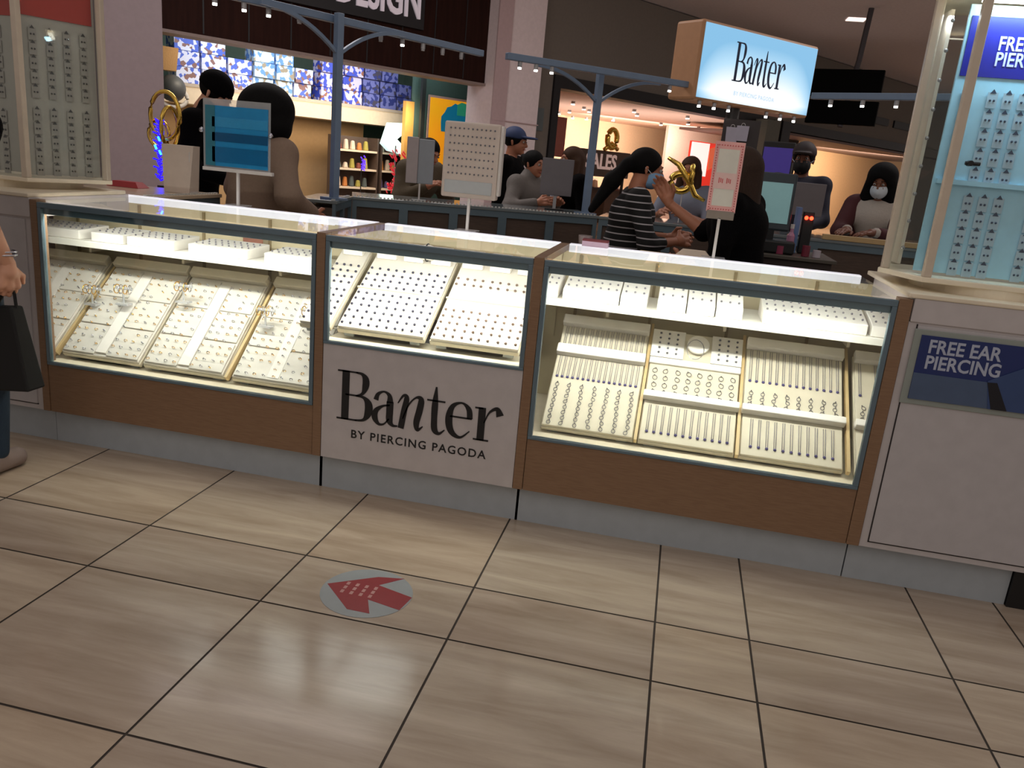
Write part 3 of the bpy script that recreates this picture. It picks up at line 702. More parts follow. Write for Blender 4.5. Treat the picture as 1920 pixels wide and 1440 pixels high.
# the lit box sign
def box_sign():
    a = Vector((-.046, 6.24, 0)); b_ = Vector((.865, 7.19, 0)); u = (b_ - a).normalized(); ang = math.atan2(u.y, u.x); W_ = (b_ - a).length
    r = empty('box_sign', (a.x, a.y, 1.93), 'glowing pale blue box sign with tan sides over the kiosk', 'sign', rz=ang)
    H_ = .54; D_ = .27
    B().box(0, W_, 0, D_, 0, H_).obj('cabinet', mat('sign_tan', (196, 146, 106), .5), r, bevel=.02)
    m = bpy.data.materials.new('sign_face'); m.use_nodes = True; nt = m.node_tree; bs = nt.nodes['Principled BSDF']
    tc = nt.nodes.new('ShaderNodeTexCoord'); sx = nt.nodes.new('ShaderNodeSeparateXYZ'); rp = nt.nodes.new('ShaderNodeValToRGB')
    nt.links.new(tc.outputs['Generated'], sx.inputs[0])
    def mth(op, a, b_v=0, b_l=None):
        q = nt.nodes.new('ShaderNodeMath'); q.operation = op; nt.links.new(a, q.inputs[0])
        if b_l is not None: nt.links.new(b_l, q.inputs[1])
        else: q.inputs[1].default_value = b_v
        return q.outputs[0]
    ex = mth('MULTIPLY', mth('POWER', mth('MULTIPLY', mth('ABSOLUTE', mth('SUBTRACT', sx.outputs[0], .5)), 2), 5), .5)
    ez = mth('MULTIPLY', mth('POWER', mth('MAXIMUM', mth('SUBTRACT', mth('MULTIPLY', sx.outputs[2], -1), -.12), 0), 1), 3)
    nt.links.new(mth('ADD', mth('ADD', sx.outputs[2], 0, ex), 0, ez), rp.inputs[0]); nt.links.new(rp.outputs[0], bs.inputs['Emission Color'])
    e = rp.color_ramp.elements; e[0].position = .28; e[0].color = (.95, 1, 1, 1); e[1].position = .85; e[1].color = (.22, .50, .76, 1)
    x = e.new(.55); x.color = (.48, .74, .93, 1)
    bs.inputs['Emission Strength'].default_value = 1.05; bs.inputs['Base Color'].default_value = (.05, .05, .06, 1)
    B().box(.02, W_ - .02, -.006, .002, .02, H_ - .02).obj('lit_face', m, r, bevel=.004)
    w = wordmark(Matrix.Translation((.36, -.006, .17)) @ UPR @ Matrix.Diagonal((.175, .27, 1, 1)), r, mat('sign_ink', (24, 44, 84), .5))
    text_obj('BY PIERCING PAGODA', .042, mat('sign_sub', (176, 206, 236), .5, emit=.8), r, Matrix.Translation((.40, -.0065, .075)) @ UPR, 'subtitle', .0005, sx=1.0, space=1.1)
    for q in (.05, .17, .29, .62, .75, .88):
        s = B().tube([(q * W_ + .02, .02, 0), (q * W_ + .02, .02, -.03)], .014, 10).obj('spot', ALU, r)
        B().tube([(q * W_ + .02, .02, -.031), (q * W_ + .02, .02, -.045)], .012, 10).obj('bulb', LAMPW, s)
    B().tube([(W_ * .45, .14, 0), (W_ * .45, .14, -1.92)], .05, 16).obj('pole', mat('sign_pole', (60, 58, 58), .5), r)
box_sign()

# ------------------------------------------------------------ card holders and displays on the counters
CLEAR = mat('clear_plastic', (220, 222, 224), .15, alpha=.35)
WHT = mat('white_plastic', (214, 208, 204), .4)
def stand(x, y, z, zb, w, h, label, name='counter_sign', rz=0, pw=.006):
    r = empty(name, (x, y, z), label, 'sign' if name == 'counter_sign' else 'display', rz=rz)
    B().box(-pw, pw, -pw, pw, 0, zb - z).obj('stem', WHT, r); B().box(-.05, .05, -.04, .04, 0, .006).obj('base', CLEAR, r, bevel=.002)
    return r
t = stand(-2.09, 3.60, 1.069, 1.235, .35, .3, 'bright blue card sign in a clear holder on the left case')
z = 1.235 - 1.069
B().box(-.18, .18, -.012, .012, z - .012, z + .004).obj('tray', WHT, t, bevel=.002)
B().box(-.165, .155, -.006, -.001, z + .012, z + .285).obj('card', mat('cyan_card', (30, 140, 200), .3), t)
for (a, b_, c) in ((.03, .10, (20, 104, 156)), (.125, .165, (16, 84, 130)), (.19, .235, (50, 150, 205))):
    B().box(-.13, .155, -.008, -.006, z + a, z + b_).obj('print_band', mat('band_%d' % c[0], c, .25), t)
B().box(-.165, -.115, -.008, -.006, z + .012, z + .285).obj('print_edge', mat('teal_edge', (48, 120, 140), .3), t)
B().box(-.18, .165, .0, .003, z, z + .315).obj('clear_sheet', CLEAR, t)
for sx in (-.185, .17): B().ball((sx, -.008, z + .17), .012, 8, 6).obj('clip', SILVER, t, smooth=True)

t = stand(-.95, 3.60, 1.069, 1.22, .25, .3, 'tall white earring card display with seven rows on the middle case', 'earring_display')
z = 1.215 - 1.069
B().box(-.13, .125, -.02, .03, z, z + .325).obj('board', mat('board_cream', (206, 192, 182), .5), t, bevel=.008)
B().box(-.115, .105, -.024, -.018, z + .02, z + .075).obj('pale_strip', mat('pale_strip', (186, 190, 192), .3), t, bevel=.003)
for i in range(7):
    b = B()
    for j in range(11): b.ball((-.10 + .02 * j, -.023, z + .105 + .032 * i), .0042, 6, 4)
    b.obj('earring_row', mat('pewter', (120, 120, 130), .3), t, smooth=True)
B().box(.125, .14, -.02, .02, z + .02, z + .32).obj('side_roll', WHT, t, bevel=.006)

t = stand(-1.83, 5.55, 1.066, 1.18, .2, .3, 'plain grey-white two-panel display on the rear counter', 'panel_display', rz=.3)
z = 1.18 - 1.066
B().box(-.10, -.02, -.01, .02, z, z + .31).obj('left_panel', mat('panel_mauve', (176, 164, 164), .5), t, bevel=.005)
B().box(-.02, .09, .0, .02, z, z + .30).obj('right_panel', mat('panel_grey', (150, 156, 164), .5), t, bevel=.005)

t = stand(.15, 3.58, 1.069, 1.24, .13, .32, 'white sign with a pink dotted border and faded red marks on the right case')
z = 1.235 - 1.069
B().box(-.056, .058, -.006, .006, z, z + .035).obj('clip_base', mat('clip_grey', (140, 128, 118), .5), t, bevel=.002)
B().box(-.06, .06, -.004, .004, z + .03, z + .315).obj('card', mat('pink_card', (236, 176, 172), .5), t)
B().box(-.042, .042, -.006, -.004, z + .055, z + .285).obj('card_face', mat('pale_card', (222, 218, 206), .5), t)
B().box(-.046, .046, -.0075, -.006, z + .125, z + .19).obj('pink_band', mat('pink_soft', (232, 196, 190), .5), t)
b = B()
for i in range(26):
    for (x, zz) in ((-.051, i * .0105), (.051, i * .0105)): b.ball((x, -.0045, z + .037 + zz), .0028, 6, 4)
for i in range(9):
    for zz in (.042, .30): b.ball((-.044 + i * .011, -.0045, z + zz), .0028, 6, 4)
b.obj('border_dots', mat('coral_dot', (206, 96, 96), .5), t)
for xx in (-.018, .014):
    b = B()
    for q in range(3): b.box(xx - .009 + .007 * q, xx - .005 + .007 * q, -.0085, -.0075, z + .148 + .003 * (q % 2), z + .170 - .002 * q)
    b.obj('faded_mark', mat('coral_dot', (206, 96, 96), .5), t)

def small(name, b, m, loc, label, cat, rot=(0, 0, 0), bevel=0, smooth=False, group=None):
    return tag(b.obj(name, m, loc=loc, rot=rot, bevel=bevel, smooth=smooth), label, cat, group)
def taper(w0, d0, w1, d1, h):
    b = B(); b.add([(-w0, -d0, 0), (w0, -d0, 0), (w0, d0, 0), (-w0, d0, 0), (-w1, -d1, h), (w1, -d1, h), (w1, d1, h), (-w1, d1, h)], [(0, 3, 2, 1), (4, 5, 6, 7), (0, 1, 5, 4), (1, 2, 6, 5), (2, 3, 7, 6), (3, 0, 4, 7)]); return b
t = empty('paper_bag', (-2.69, 4.05, 1.066), 'creamy white paper shopping bag on the left side counter', 'bag')
taper(.075, .045, .095, .03, .25).obj('bag_body', mat('bag_paper', (216, 200, 186), .7), t)
B().box(.070, .076, -.035, .035, 0, .22).obj('gusset', WHT, t)
small('gift_wrap', taper(.10, .05, .07, .03, .03), mat('crimson_wrap', (180, 50, 56), .5), (-3.02, 4.05, 1.066), 'flat crimson package on the left side counter', 'package')
small('gift_box', B().box(-.055, .055, -.03, .03, 0, .022, 0).box(-.055, .055, -.03, .03, .022, .03, 1), [mat('lilac_box', (220, 190, 216), .5), mat('maroon', (120, 40, 50), .5)], (-.35, 3.50, 1.072), 'small flat lilac box with a maroon lid on the rear rail of the right case', 'box')
small('plastic_cup', B().tube([(0, 0, 0), (0, 0, .075)], [.024, .032], 16), mat('frosted_cup', (150, 134, 128), .3, alpha=.8), (-.41, 3.62, 1.03), 'small frosted cup behind the lilac box', 'cup', smooth=False)
t = empty('clipboard', (-.08, 3.72, 1.03), 'dark clipboard with cream papers behind the right case', 'clipboard')
B().box(-.19, .17, -.10, .06, 0, .012).obj('board', mat('board_black', (36, 30, 30), .6), t, rot=(0, 0, -.06))
B().box(-.10, .10, -.05, .06, .013, .022).obj('paper', mat('paper_cream', (224, 200, 150), .7), t, rot=(0, 0, -.15), bevel=.002)
small('receipt_roll', taper(.10, .05, .05, .03, .05), mat('paper_warm', (222, 204, 184), .7), (.07, 3.76, 1.03), 'crumpled cream paper beside the clipboard', 'paper')
tag(B().box(-.45, .62, 3.565, 3.90, .98, 1.03).obj('work_shelf', mat('shelf_dark', (58, 46, 42), .6)), 'dark work shelf behind the right case', 'shelf')
tag(B().box(-.40, .60, 3.57, 3.88, 0, .98).obj('work_cabinet', mat('shelf_dark', (58, 46, 42), .6)), 'dark low cabinet under the work shelf', 'cabinet')

# register, monitors and electronics
def monitor(x, y, z, w, h, label, rz=0, shell=ALU, tilt=0, scr=None, neck=.1):
    r = empty('monitor', (x, y, z), label, 'monitor', rz=rz)
    B().box(-.07, .07, -.05, .05, 0, .008).obj('foot', BLACK, r, bevel=.002)
    B().box(-.012, .012, -.01, .01, 0, neck + h * .3).obj('neck', ALU, r)
    B().box(-w / 2, w / 2, -.022, -.008, neck, neck + h).obj('shell', shell, r, rot=(tilt, 0, 0), bevel=.004)
    if scr: B().box(-w / 2 + .012, w / 2 - .012, -.026, -.021, neck + .015, neck + h - .015).obj('screen', scr, r, rot=(tilt, 0, 0))
    return r
monitor(-.955, 6.12, 1.066, .235, .265, 'grey-backed monitor on the rear counter beside the left lit store', .15, mat('grey_back', (112, 106, 110), .5), neck=.105)
monitor(.80, 5.98, 1.066, .25, .22, 'grey-backed monitor by the woman in the white mask', .1, mat('grey_back', (112, 106, 110), .5), neck=.14)
t = empty('register_stand', (.50, 4.95, 0), 'dark cabinet carrying the cash register in the middle of the kiosk', 'cabinet')
B().box(-.22, .34, -.20, .25, 0, 1.0).obj('body', mat('shelf_dark', (58, 46, 42), .6), t, bevel=.004)
B().box(-.24, .36, -.22, .27, 1.0, 1.02).obj('top', mat('stand_top', (84, 78, 70), .5), t, bevel=.003)
m = mat('register_screen', (118, 158, 160), .3, emit=.30)
t = empty('cash_register', (.50, 4.90, 1.022), 'dark touch-screen cash register with a teal screen', 'cash register', rz=-.05)
B().box(-.11, .14, -.09, .12, 0, .07).obj('base', BLACK, t, bevel=.01)
B().box(-.105, .10, -.03, .0, .12, .44).obj('housing', mat('register_shell', (44, 54, 62), .5), t, rot=(-.12, 0, 0), bevel=.01)
B().box(-.085, .082, -.034, -.029, .16, .385).obj('screen', m, t, rot=(-.12, 0, 0))
B().box(-.02, .02, -.01, .03, .05, .2).obj('neck', BLACK, t)
small('keyboard', B().box(-.17, .17, -.06, .06, 0, .022), BLACK, (.60, 4.36, .96), 'black keyboard shelf below the register', 'keyboard', bevel=.005)
tag(B().box(.42, .80, 4.27, 4.7, .90, .958).obj('pull_out_board', mat('shelf_dark', (58, 46, 42), .6)), 'dark pull-out board below the keyboard', 'board')
tag(B().box(.46, .78, 4.29, 4.68, 0, .90).obj('low_cabinet', mat('shelf_dark', (58, 46, 42), .6)), 'dark cabinet under the keyboard board', 'cabinet')
small('blue_folder', B().box(-.012, .012, -.05, .05, 0, .26), mat('folder_blue', (96, 128, 176), .5), (.655, 5.05, 1.022), 'upright pale blue folder right of the cash register', 'folder')
t = empty('card_reader', (.71, 5.03, 1.022), 'black card reader with two glowing red lights', 'card reader')
B().box(-.03, .03, -.03, .03, 0, .24).obj('body', BLACK, t, bevel=.006)
for sx in (-.014, .014): B().ball((sx, -.034, .205), .011, 10, 7).obj('red_light', mat('red_glow', (255, 40, 20), .5, emit=14), t, smooth=True)
t = empty('spray_bottle', (.62, 4.93, 1.022), 'small pink and clear spray bottle by the register', 'bottle')
B().tube([(0, 0, 0), (0, 0, .10), (0, 0, .12), (0, 0, .14)], [.022, .022, .010, .009], 14).obj('bottle_body', mat('pink_clear', (186, 130, 160), .2), t, smooth=False)
B().tube([(0, 0, .14), (0, 0, .165)], .011, 10).obj('cap', WHT, t)
for i, (x, c, h_) in enumerate([(.56, (150, 60, 90), .045), (.70, (120, 40, 60), .06), (.76, (190, 180, 190), .04)]):
    small('small_jar', B().tube([(0, 0, 0), (0, 0, h_)], .022, 14), mat('jar_%d' % i, c, .3), (x, 4.82, 1.022), ['dark pink jar left of the spray bottle', 'dark red jar right of the spray bottle', 'pale grey jar at the right of the register stand'][i], 'jar', group='jars by the register')
for i, (x, z_) in enumerate([(.27, 1.70), (.345, 1.715)]):
    t = empty('paper_bag', (x, 6.55, z_ - .03), ['white paper bag hanging below the box sign, left one', 'white paper bag hanging below the box sign, right one'][i], 'bag', 'white bags under the box sign')
    taper(.04, .02, .045, .012, .11).obj('bag_body', mat('bag_white', (186, 180, 196), .7), t)
    B().torus((0, 0, .115), .014, .002, 12, 5, 0, 'y').obj('bag_handle', WHT, t)
tag(B().box(.20, .47, 6.57, 6.60, 1.35, 1.84).obj('hook_panel', mat('hook_panel_dark', (60, 52, 52), .6)), 'dark hanging panel behind the white paper bags', 'panel')
t = empty('floor_screen', (.88, 9.0, 0), 'purple-blue advertising screen standing behind the kiosk', 'screen', rz=-.25)
B().box(-.18, .14, 0, .06, 0, 1.82).obj('housing', BLACK, t, bevel=.01); B().box(-.165, .125, -.006, .001, .5, 1.76).obj('screen', mat('purple_screen', (62, 50, 128), .4, emit=.35), t)

# ------------------------------------------------------------ store front plane
TH = R_(54); D3 = Vector((math.cos(TH), math.sin(TH), 0)); N3 = Vector((math.sin(TH), -math.cos(TH), 0))
FM = Matrix(((D3.x, -N3.x, 0, N3.x * -11.3), (D3.y, -N3.y, 0, N3.y * -11.3), (0, 0, 1, 0), (0, 0, 0, 1)))
def fs(b, name, m, label=None, cat=None, group=None, bevel=0, smooth=False, parent=None):
    o = b.obj(name, m, bevel=bevel, smooth=smooth, parent=parent)
    if parent is None: o.matrix_world = FM
    if label: tag(o, label, cat, group)
    return o
def fempty(name, s, d, z, label, cat, group=None):
    o = empty(name, (0, 0, 0), label, cat, group); o.matrix_world = FM @ Matrix.Translation((s, d, z)); return o
def F3(s, d, z): return FM @ Vector((s, d, z))
CEIL = mat('ceiling_paint', (226, 220, 226), .8); GREYW = mat('grey_render', (120, 112, 104), .8)
PLANK = mat('dark_plank', (46, 24, 19), .7, spec=.1, rgb2=(38, 19, 15), scale=3, stretch=(6, 6, .5))
STONE = mat('column_stone', (236, 220, 222), .6); BLKF = mat('black_frame', (22, 20, 24), .5)
struct(fs(B().box(6, 34, -7.5, 9, 4.62, 4.7), 'ceiling', CEIL))
struct(fs(B().box(-6, 3.15, -.05, .4, 0, 4.6), 'wall_left', mat('left_wall', (84, 74, 70), .8)))
struct(fs(B().box(3.15, 3.88, -.35, .4, 0, 4.6), 'column_left', mat('column_left_stone', (150, 134, 138), .6)))
struct(fs(B().box(9.33, 10.40, -.30, .4, 0, 4.6), 'column_right', STONE))
struct(fs(B().box(9.31, 9.62, -.33, -.30, 0, 4.6).box(9.31, 10.41, -.335, -.30, 2.02, 2.035), 'trim_1', mat('pink_trim', (196, 170, 172), .6)))
fasc = B().box(3.88, 9.33, -.05, .3, 2.60, 4.6)
for i in range(1, 9): fasc.box(3.88 + i * .62, 3.90 + i * .62, -.056, -.05, 2.62, 4.6, 1)
struct(fs(fasc, 'wall_fascia', [PLANK, BLKF])); struct(fs(B().box(3.88, 9.33, -.08, .3, 2.56, 2.60), 'trim_2', mat('fascia_trim', (140, 122, 116), .5)))
t = fempty('store_sign', 5.4, -.06, 3.22, 'black store sign board with white capital letters on dark planks', 'sign')
B().box(-.8, 2.56, -.06, 0, 0, 1.2).obj('board', BLKF, t)
text_obj('DESIGN', .70, mat('sign_white', (216, 204, 214), .5, emit=.25), t, Matrix.Translation((.98, -.07, .15)) @ UPR, 'lettering', .02, sx=.62, bold=.012)
struct(fs(B().box(10.40, 10.95, -.05, .3, 0, 4.6).box(10.95, 19.05, -.05, .3, 2.96, 4.6).box(19.05, 30, -.05, .3, 2.92, 4.6).box(18.3, 18.95, -.05, .3, 0, 2.96).box(27.5, 30, -.05, .3, 0, 2.95), 'wall_back', GREYW))
struct(fs(B().box(10.95, 11.12, -.10, .3, 0, 2.96).box(11.12, 18.3, -.10, .3, 2.74, 2.96), 'trim_3', BLKF))
struct(fs(B().box(19.0, 19.4, -.10, .3, 0, 2.92).box(19.4, 27.5, -.10, .3, 2.70, 2.92), 'trim_4', mat('dark_band', (40, 38, 42), .5)))
struct(fs(B().box(17.75, 18.35, -.42, -.06, 0, 2.85).box(18.3, 18.55, -.3, -.06, 0, 2.9), 'column_dark', mat('green_grey', (112, 112, 102), .6)))
struct(fs(B().box(10.55, 10.78, -.07, -.05, 1.95, 2.35), 'wall_vent', mat('vent_grey', (96, 104, 106), .6)))

# ---- store 1: toys
S1W = mat('store_green_wall', (104, 124, 108), .8); CREAMB = mat('shelf_cream', (222, 204, 178), .6)
struct(fs(B().box(3.9, 10.88, 4.5, 4.6, 0, 3.4).box(3.88, 10.88, .3, 4.6, 3.35, 3.4).box(10.8, 10.88, .3, 4.6, 0, 3.4).box(3.80, 3.88, .3, 4.6, 0, 3.4), 'wall_toy_store', S1W))
area('store_light', F3(7.2, 1.2, 3.2), F3(7.6, 3, 1.9), 4.0, 58, (.88, .92, 1), size_y=.6)
area('store_light', F3(7.4, 1.2, 2.0), F3(7.4, 3, .9), 3.0, 45, (1, .82, .6), size_y=.4)
struct(fs(B().box(3.9, 9.0, 3.2, 3.3, 0, 1.8), 'wall_tan_lower', mat('toy_tan', (176, 144, 104), .8)))
area('store_light', F3(5.0, .8, 2.5), F3(4.7, 1.6, 2.1), .6, 9, (1, .86, .66), size_y=.4)  # lamp added to brighten the dark basket and balloon
t = fempty('high_shelf', 3.9, 2.35, 1.80, 'long cream high shelf carrying the blue patterned boxes', 'shelf')
B().box(0, 5.6, 0, .9, 0, .26).obj('fascia_board', CREAMB, t); B().box(0, 5.6, -.02, .95, .26, .31).obj('shelf_board', mat('shelf_edge', (186, 172, 156), .6), t)
def boxmat(i, c1, c2, c3):
    m = bpy.data.materials.new('toy_box_print_%d' % i); m.use_nodes = True; nt = m.node_tree; bs = nt.nodes['Principled BSDF']
    tc = nt.nodes.new('ShaderNodeTexCoord'); oi = nt.nodes.new('ShaderNodeObjectInfo'); vo = nt.nodes.new('ShaderNodeTexVoronoi'); av = nt.nodes.new('ShaderNodeVectorMath'); av.operation = 'ADD'; vo.inputs['Scale'].default_value = 17
    rp = nt.nodes.new('ShaderNodeValToRGB'); rp.color_ramp.interpolation = 'CONSTANT'; e = rp.color_ramp.elements
    sp = nt.nodes.new('ShaderNodeSeparateColor')
    e[0].position = 0; e[0].color = (*lin(c1), 1); e[1].position = .36; e[1].color = (*lin(c2), 1); x = e.new(.85); x.color = (*lin(c3), 1)
    nt.links.new(tc.outputs['Object'], av.inputs[0]); nt.links.new(oi.outputs['Location'], av.inputs[1]); nt.links.new(av.outputs[0], vo.inputs[0]); nt.links.new(vo.outputs['Color'], sp.inputs[0]); nt.links.new(sp.outputs[0], rp.inputs[0]); nt.links.new(rp.outputs[0], bs.inputs['Base Color'])
    return m
BM = [boxmat(0, (70, 100, 206), (214, 220, 244), (132, 96, 92)), boxmat(1, (96, 148, 220), (196, 222, 240), (150, 140, 120)), boxmat(2, (62, 82, 200), (206, 204, 236), (150, 100, 80)), boxmat(3, (52, 62, 132), (112, 120, 186), (72, 70, 90))]
cols = [(5.05, 3, 0, .40), (5.47, 3, 0, .42), (5.91, 2, 0, .42), (6.05, 0, 0, 0), (6.35, 3, 1, .38), (6.75, 3, 1, .34), (7.11, 2, 0, .34), (7.62, 3, 2, .44), (8.08, 3, 2, .40), (8.50, 3, 3, .36), (8.88, 3, 3, .36), (9.26, 2, 3, .34)]
nb = 0; ns = 0
for (s, n, mi, w) in cols:
    ns += n > 0
    for j in range(n):
        h_ = .245
        o = B().box(0, w - .015, 0, .35, 0, h_ - .008).obj('toy_box', BM[mi], bevel=.006); o.matrix_world = FM @ Matrix.Translation((s, 2.40 + .03 * ((nb * 7) % 3), 2.112 + j * h_))
        tag(o, '%s patterned toy box, stack %s from left, %s' % (['blue and white', 'pale blue', 'violet-blue', 'dark blue'][mi], ['zero', 'one', 'two', 'three', 'four', 'five', 'six', 'seven', 'eight', 'nine', 'ten', 'eleven'][ns], ['bottom', 'second level', 'topmost'][j]), 'box', 'toy boxes on the high shelf'); nb += 1
o = fempty('wicker_basket', 4.52, 1.5, 2.20, 'brown wicker basket of goods at the left of the toy store', 'basket')
taper(.16, .12, .19, .14, .32).obj('basket_body', mat('wicker', (150, 116, 76), .8, bump=.4, scale=40), o)
o = fempty('dark_balloon', 4.62, 1.4, 1.96, 'round charcoal balloon below the wicker basket', 'balloon')
B().ball((0, 0, 0), (.19, .19, .19), 20, 14).obj('balloon_skin', mat('charcoal_foil', (78, 80, 84), .5), o, smooth=True)
B().torus((0, -.02, -.12), .21, .03, 22, 8, 0, 'y', .14).obj('white_collar', WHT, o, smooth=True)
# lower shelves with goods
for (s, w, nm) in ((7.75, .85, 'left'), (8.66, .70, 'right')):
    t = fempty('shelf_unit', s, 2.0, 0, 'dark wooden shelf unit of small goods in the toy store, the %s one' % nm, 'shelf unit', 'shelf units in the toy store')
    B().box(0, w, .35, .38, 0, 1.55).obj('back', DKW, t); B().box(0, .03, 0, .36, 0, 1.55).obj('upright', DKW, t); B().box(w - .03, w, 0, .36, 0, 1.55).obj('upright', DKW, t)
    for zz in (.62, .95, 1.28): B().box(.03, w - .03, 0, .36, zz, zz + .035).obj('shelf', CREAMB, t)
    for zz in (.655, .985, 1.315):
        x = s + .08
        while x < s + w - .12:
            cn, c = random.choice([('orange', (190, 120, 60)), ('pink', (200, 150, 140)), ('violet', (90, 80, 120)), ('olive', (160, 150, 70)), ('brick red', (120, 60, 50)), ('grey-green', (80, 90, 90)), ('cream', (210, 190, 170))])
            hh = random.uniform(.09, .2)
            o = taper(.045, .045, .03, .03, hh).obj('soft_toy', mat('toy_%d' % c[0], c, .8), bevel=.02); o.matrix_world = FM @ Matrix.Translation((x, 2.12, zz)); x += .14
            tag(o, 'small %s toy on the %s dark shelf unit, %s shelf' % (cn, nm, 'bottom' if zz < .7 else 'middle' if zz < 1 else 'top'), 'toy', 'toys on the %s shelf unit' % nm)
t = fempty('lit_display', 8.8, 1.9, 1.35, 'bright white glowing display case in the toy store', 'display')
B().prism([(-.25, .12), (-.12, .50), (.2, .52), (.28, .40), (.05, .22), (.28, .05), (.22, -.05), (-.1, .0)], 0, .12, 0, UPR).obj('glow_panel', mat('cool_glow', (206, 240, 240), .5, emit=.9), t)
t = fempty('pillar_panel', 8.9, 1.5, 0, 'narrow ochre pillar left of the orange poster', 'pillar'); B().box(-.08, .1, 0, .1, 0, 2.25).obj('shaft', mat('ochre', (196, 150, 74), .6), t)
struct(fs(B().box(9.02, 9.10, 1.30, 1.36, 0, 2.8), 'trim_5', mat('dark_green_trim', (30, 38, 36), .6)))
struct(fs(B().box(9.0, 10.8, 1.5, 1.6, 0, 2.9), 'wall_poster', mat('poster_wall', (66, 92, 84), .8)))
t = fempty('poster', 9.83, 1.46, 1.95, 'orange poster with a teal scalloped dome shape', 'poster')
B().box(-.56, .52, -.03, .0, -.95, .46).obj('frame', mat('poster_frame', (190, 160, 150), .5), t)
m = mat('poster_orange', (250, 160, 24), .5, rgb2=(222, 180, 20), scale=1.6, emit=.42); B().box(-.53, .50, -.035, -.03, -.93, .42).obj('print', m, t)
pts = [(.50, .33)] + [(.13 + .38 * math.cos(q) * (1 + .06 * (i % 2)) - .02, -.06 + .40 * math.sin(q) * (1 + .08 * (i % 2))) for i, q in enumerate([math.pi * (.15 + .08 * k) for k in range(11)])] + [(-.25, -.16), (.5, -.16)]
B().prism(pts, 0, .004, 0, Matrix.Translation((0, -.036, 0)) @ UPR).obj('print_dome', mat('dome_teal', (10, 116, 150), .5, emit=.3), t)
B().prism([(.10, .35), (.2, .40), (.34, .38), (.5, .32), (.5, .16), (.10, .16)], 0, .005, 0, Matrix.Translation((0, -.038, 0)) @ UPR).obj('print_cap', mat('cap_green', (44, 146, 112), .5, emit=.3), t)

# ---- store 2: bright beige store
S2 = mat('store_beige', (236, 206, 172), .8); S2C = mat('store_ceiling_pink', (226, 196, 180), .8)
struct(fs(B().box(10.95, 28, 7.0, 7.1, 0, 2.9).box(10.9, 10.98, .3, 7, 0, 2.9), 'wall_beige_store', S2))
struct(fs(B().box(10.95, 28, .3, 7.1, 2.84, 2.9), 'ceiling_beige_store', S2C))
struct(fs(B().box(21.05, 28, 5.0, 5.1, 0, 2.84), 'wall_grey_partition', mat('partition_grey', (168, 146, 136), .8)))
area('store_light', F3(19.5, 4.6, 2.75), F3(20.3, 7.0, 1.2), 4.0, 250, (1, .84, .68), size_y=1.2)
area('store_light', F3(21.5, 3.6, 2.7), F3(22.6, 5.0, 1.4), 2.5, 60, (1, .86, .76), size_y=1.0)
area('store_light', F3(16.5, 3.2, .9), F3(17, 3.6, 2.8), 5.5, 110, (1, .84, .76), size_y=2.6)
for i, (s, d) in enumerate([(14.36, 2.71), (15.6, 3.52), (16.28, 3.97), (18.6, 6.8), (18.9, 6.5), (15.99, 2.2), (17.0, 2.94), (18.99, 5.5), (19.97, 4.47), (17.35, 1.6), (20.89, 3.78), (17.2, 6.0), (16.6, 5.0), (19.3, 3.0), (21.99, 1.01)]):
    o = fempty('ceiling_spot', s, d, 2.76, 'small warm ceiling spot glowing in the beige store ceiling', 'ceiling light', 'spots in the beige store')
    B().tube([(0, 0, .08), (0, 0, .02)], .05, 12).obj('housing', ALU, o); B().tube([(0, 0, .02), (0, 0, .0)], .045, 12).obj('bulb', mat('warm_glow', (255, 236, 214), .5, emit=12), o)
t = fempty('sales_sign', 13.65, 1.5, 0, 'dark grey SALES board standing in the beige store window', 'sign')
B().box(-.12, 1.58, 0, .05, 1.20, 1.78).obj('board', mat('board_taupe', (92, 76, 68), .6), t, bevel=.01); B().box(-.05, .0, .05, .1, 0, 1.3).obj('leg', BLKF, t); B().box(1.45, 1.5, .05, .1, 0, 1.3).obj('leg', BLKF, t)
text_obj('SALES', .46, mat('sales_pink', (232, 200, 190), .5, emit=.25), t, Matrix.Translation((.06, -.004, 1.38)) @ UPR, 'lettering', .01, sx=.88, bold=.012)
def foil(b, pts, r, mi=0): b.tube(pts, r, 10, mi)
t = fempty('foil_balloon', 14.4, 1.4, 2.05, 'curled gold foil balloon above the SALES board', 'balloon')
b = B(); b.torus((0, 0, 0), .16, .06, 20, 8, 0, 'y', .2); b.tube([(-.2, .02, -.25), (0, 0, -.1), (.22, 0, -.22)], .05, 8); b.obj('balloon_skin', mat('foil_gold', (236, 196, 96), .18, metal=1), t, smooth=True)
t = fempty('wall_panel', 12.9, 2.0, 1.55, 'narrow dusty red banner behind the slate post in the beige store', 'banner'); B().box(0, .6, 0, .03, 0, .85).obj('cloth', mat('dusty_red', (176, 110, 100), .7), t)
t = fempty('red_display', 19.5, 2.9, 0, 'red display wall with a glowing white poster', 'display')
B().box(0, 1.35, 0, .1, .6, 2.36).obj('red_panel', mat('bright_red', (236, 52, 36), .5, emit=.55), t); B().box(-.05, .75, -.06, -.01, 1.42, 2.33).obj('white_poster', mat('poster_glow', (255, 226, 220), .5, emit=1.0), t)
B().prism([(.8, 2.2), (1.2, 2.3), (1.1, 1.7), (.85, 1.6)], 0, .02, 0, Matrix.Translation((0, -.02, 0)) @ UPR).obj('print_shape', mat('orange_red', (244, 110, 70), .5, emit=.4), t)
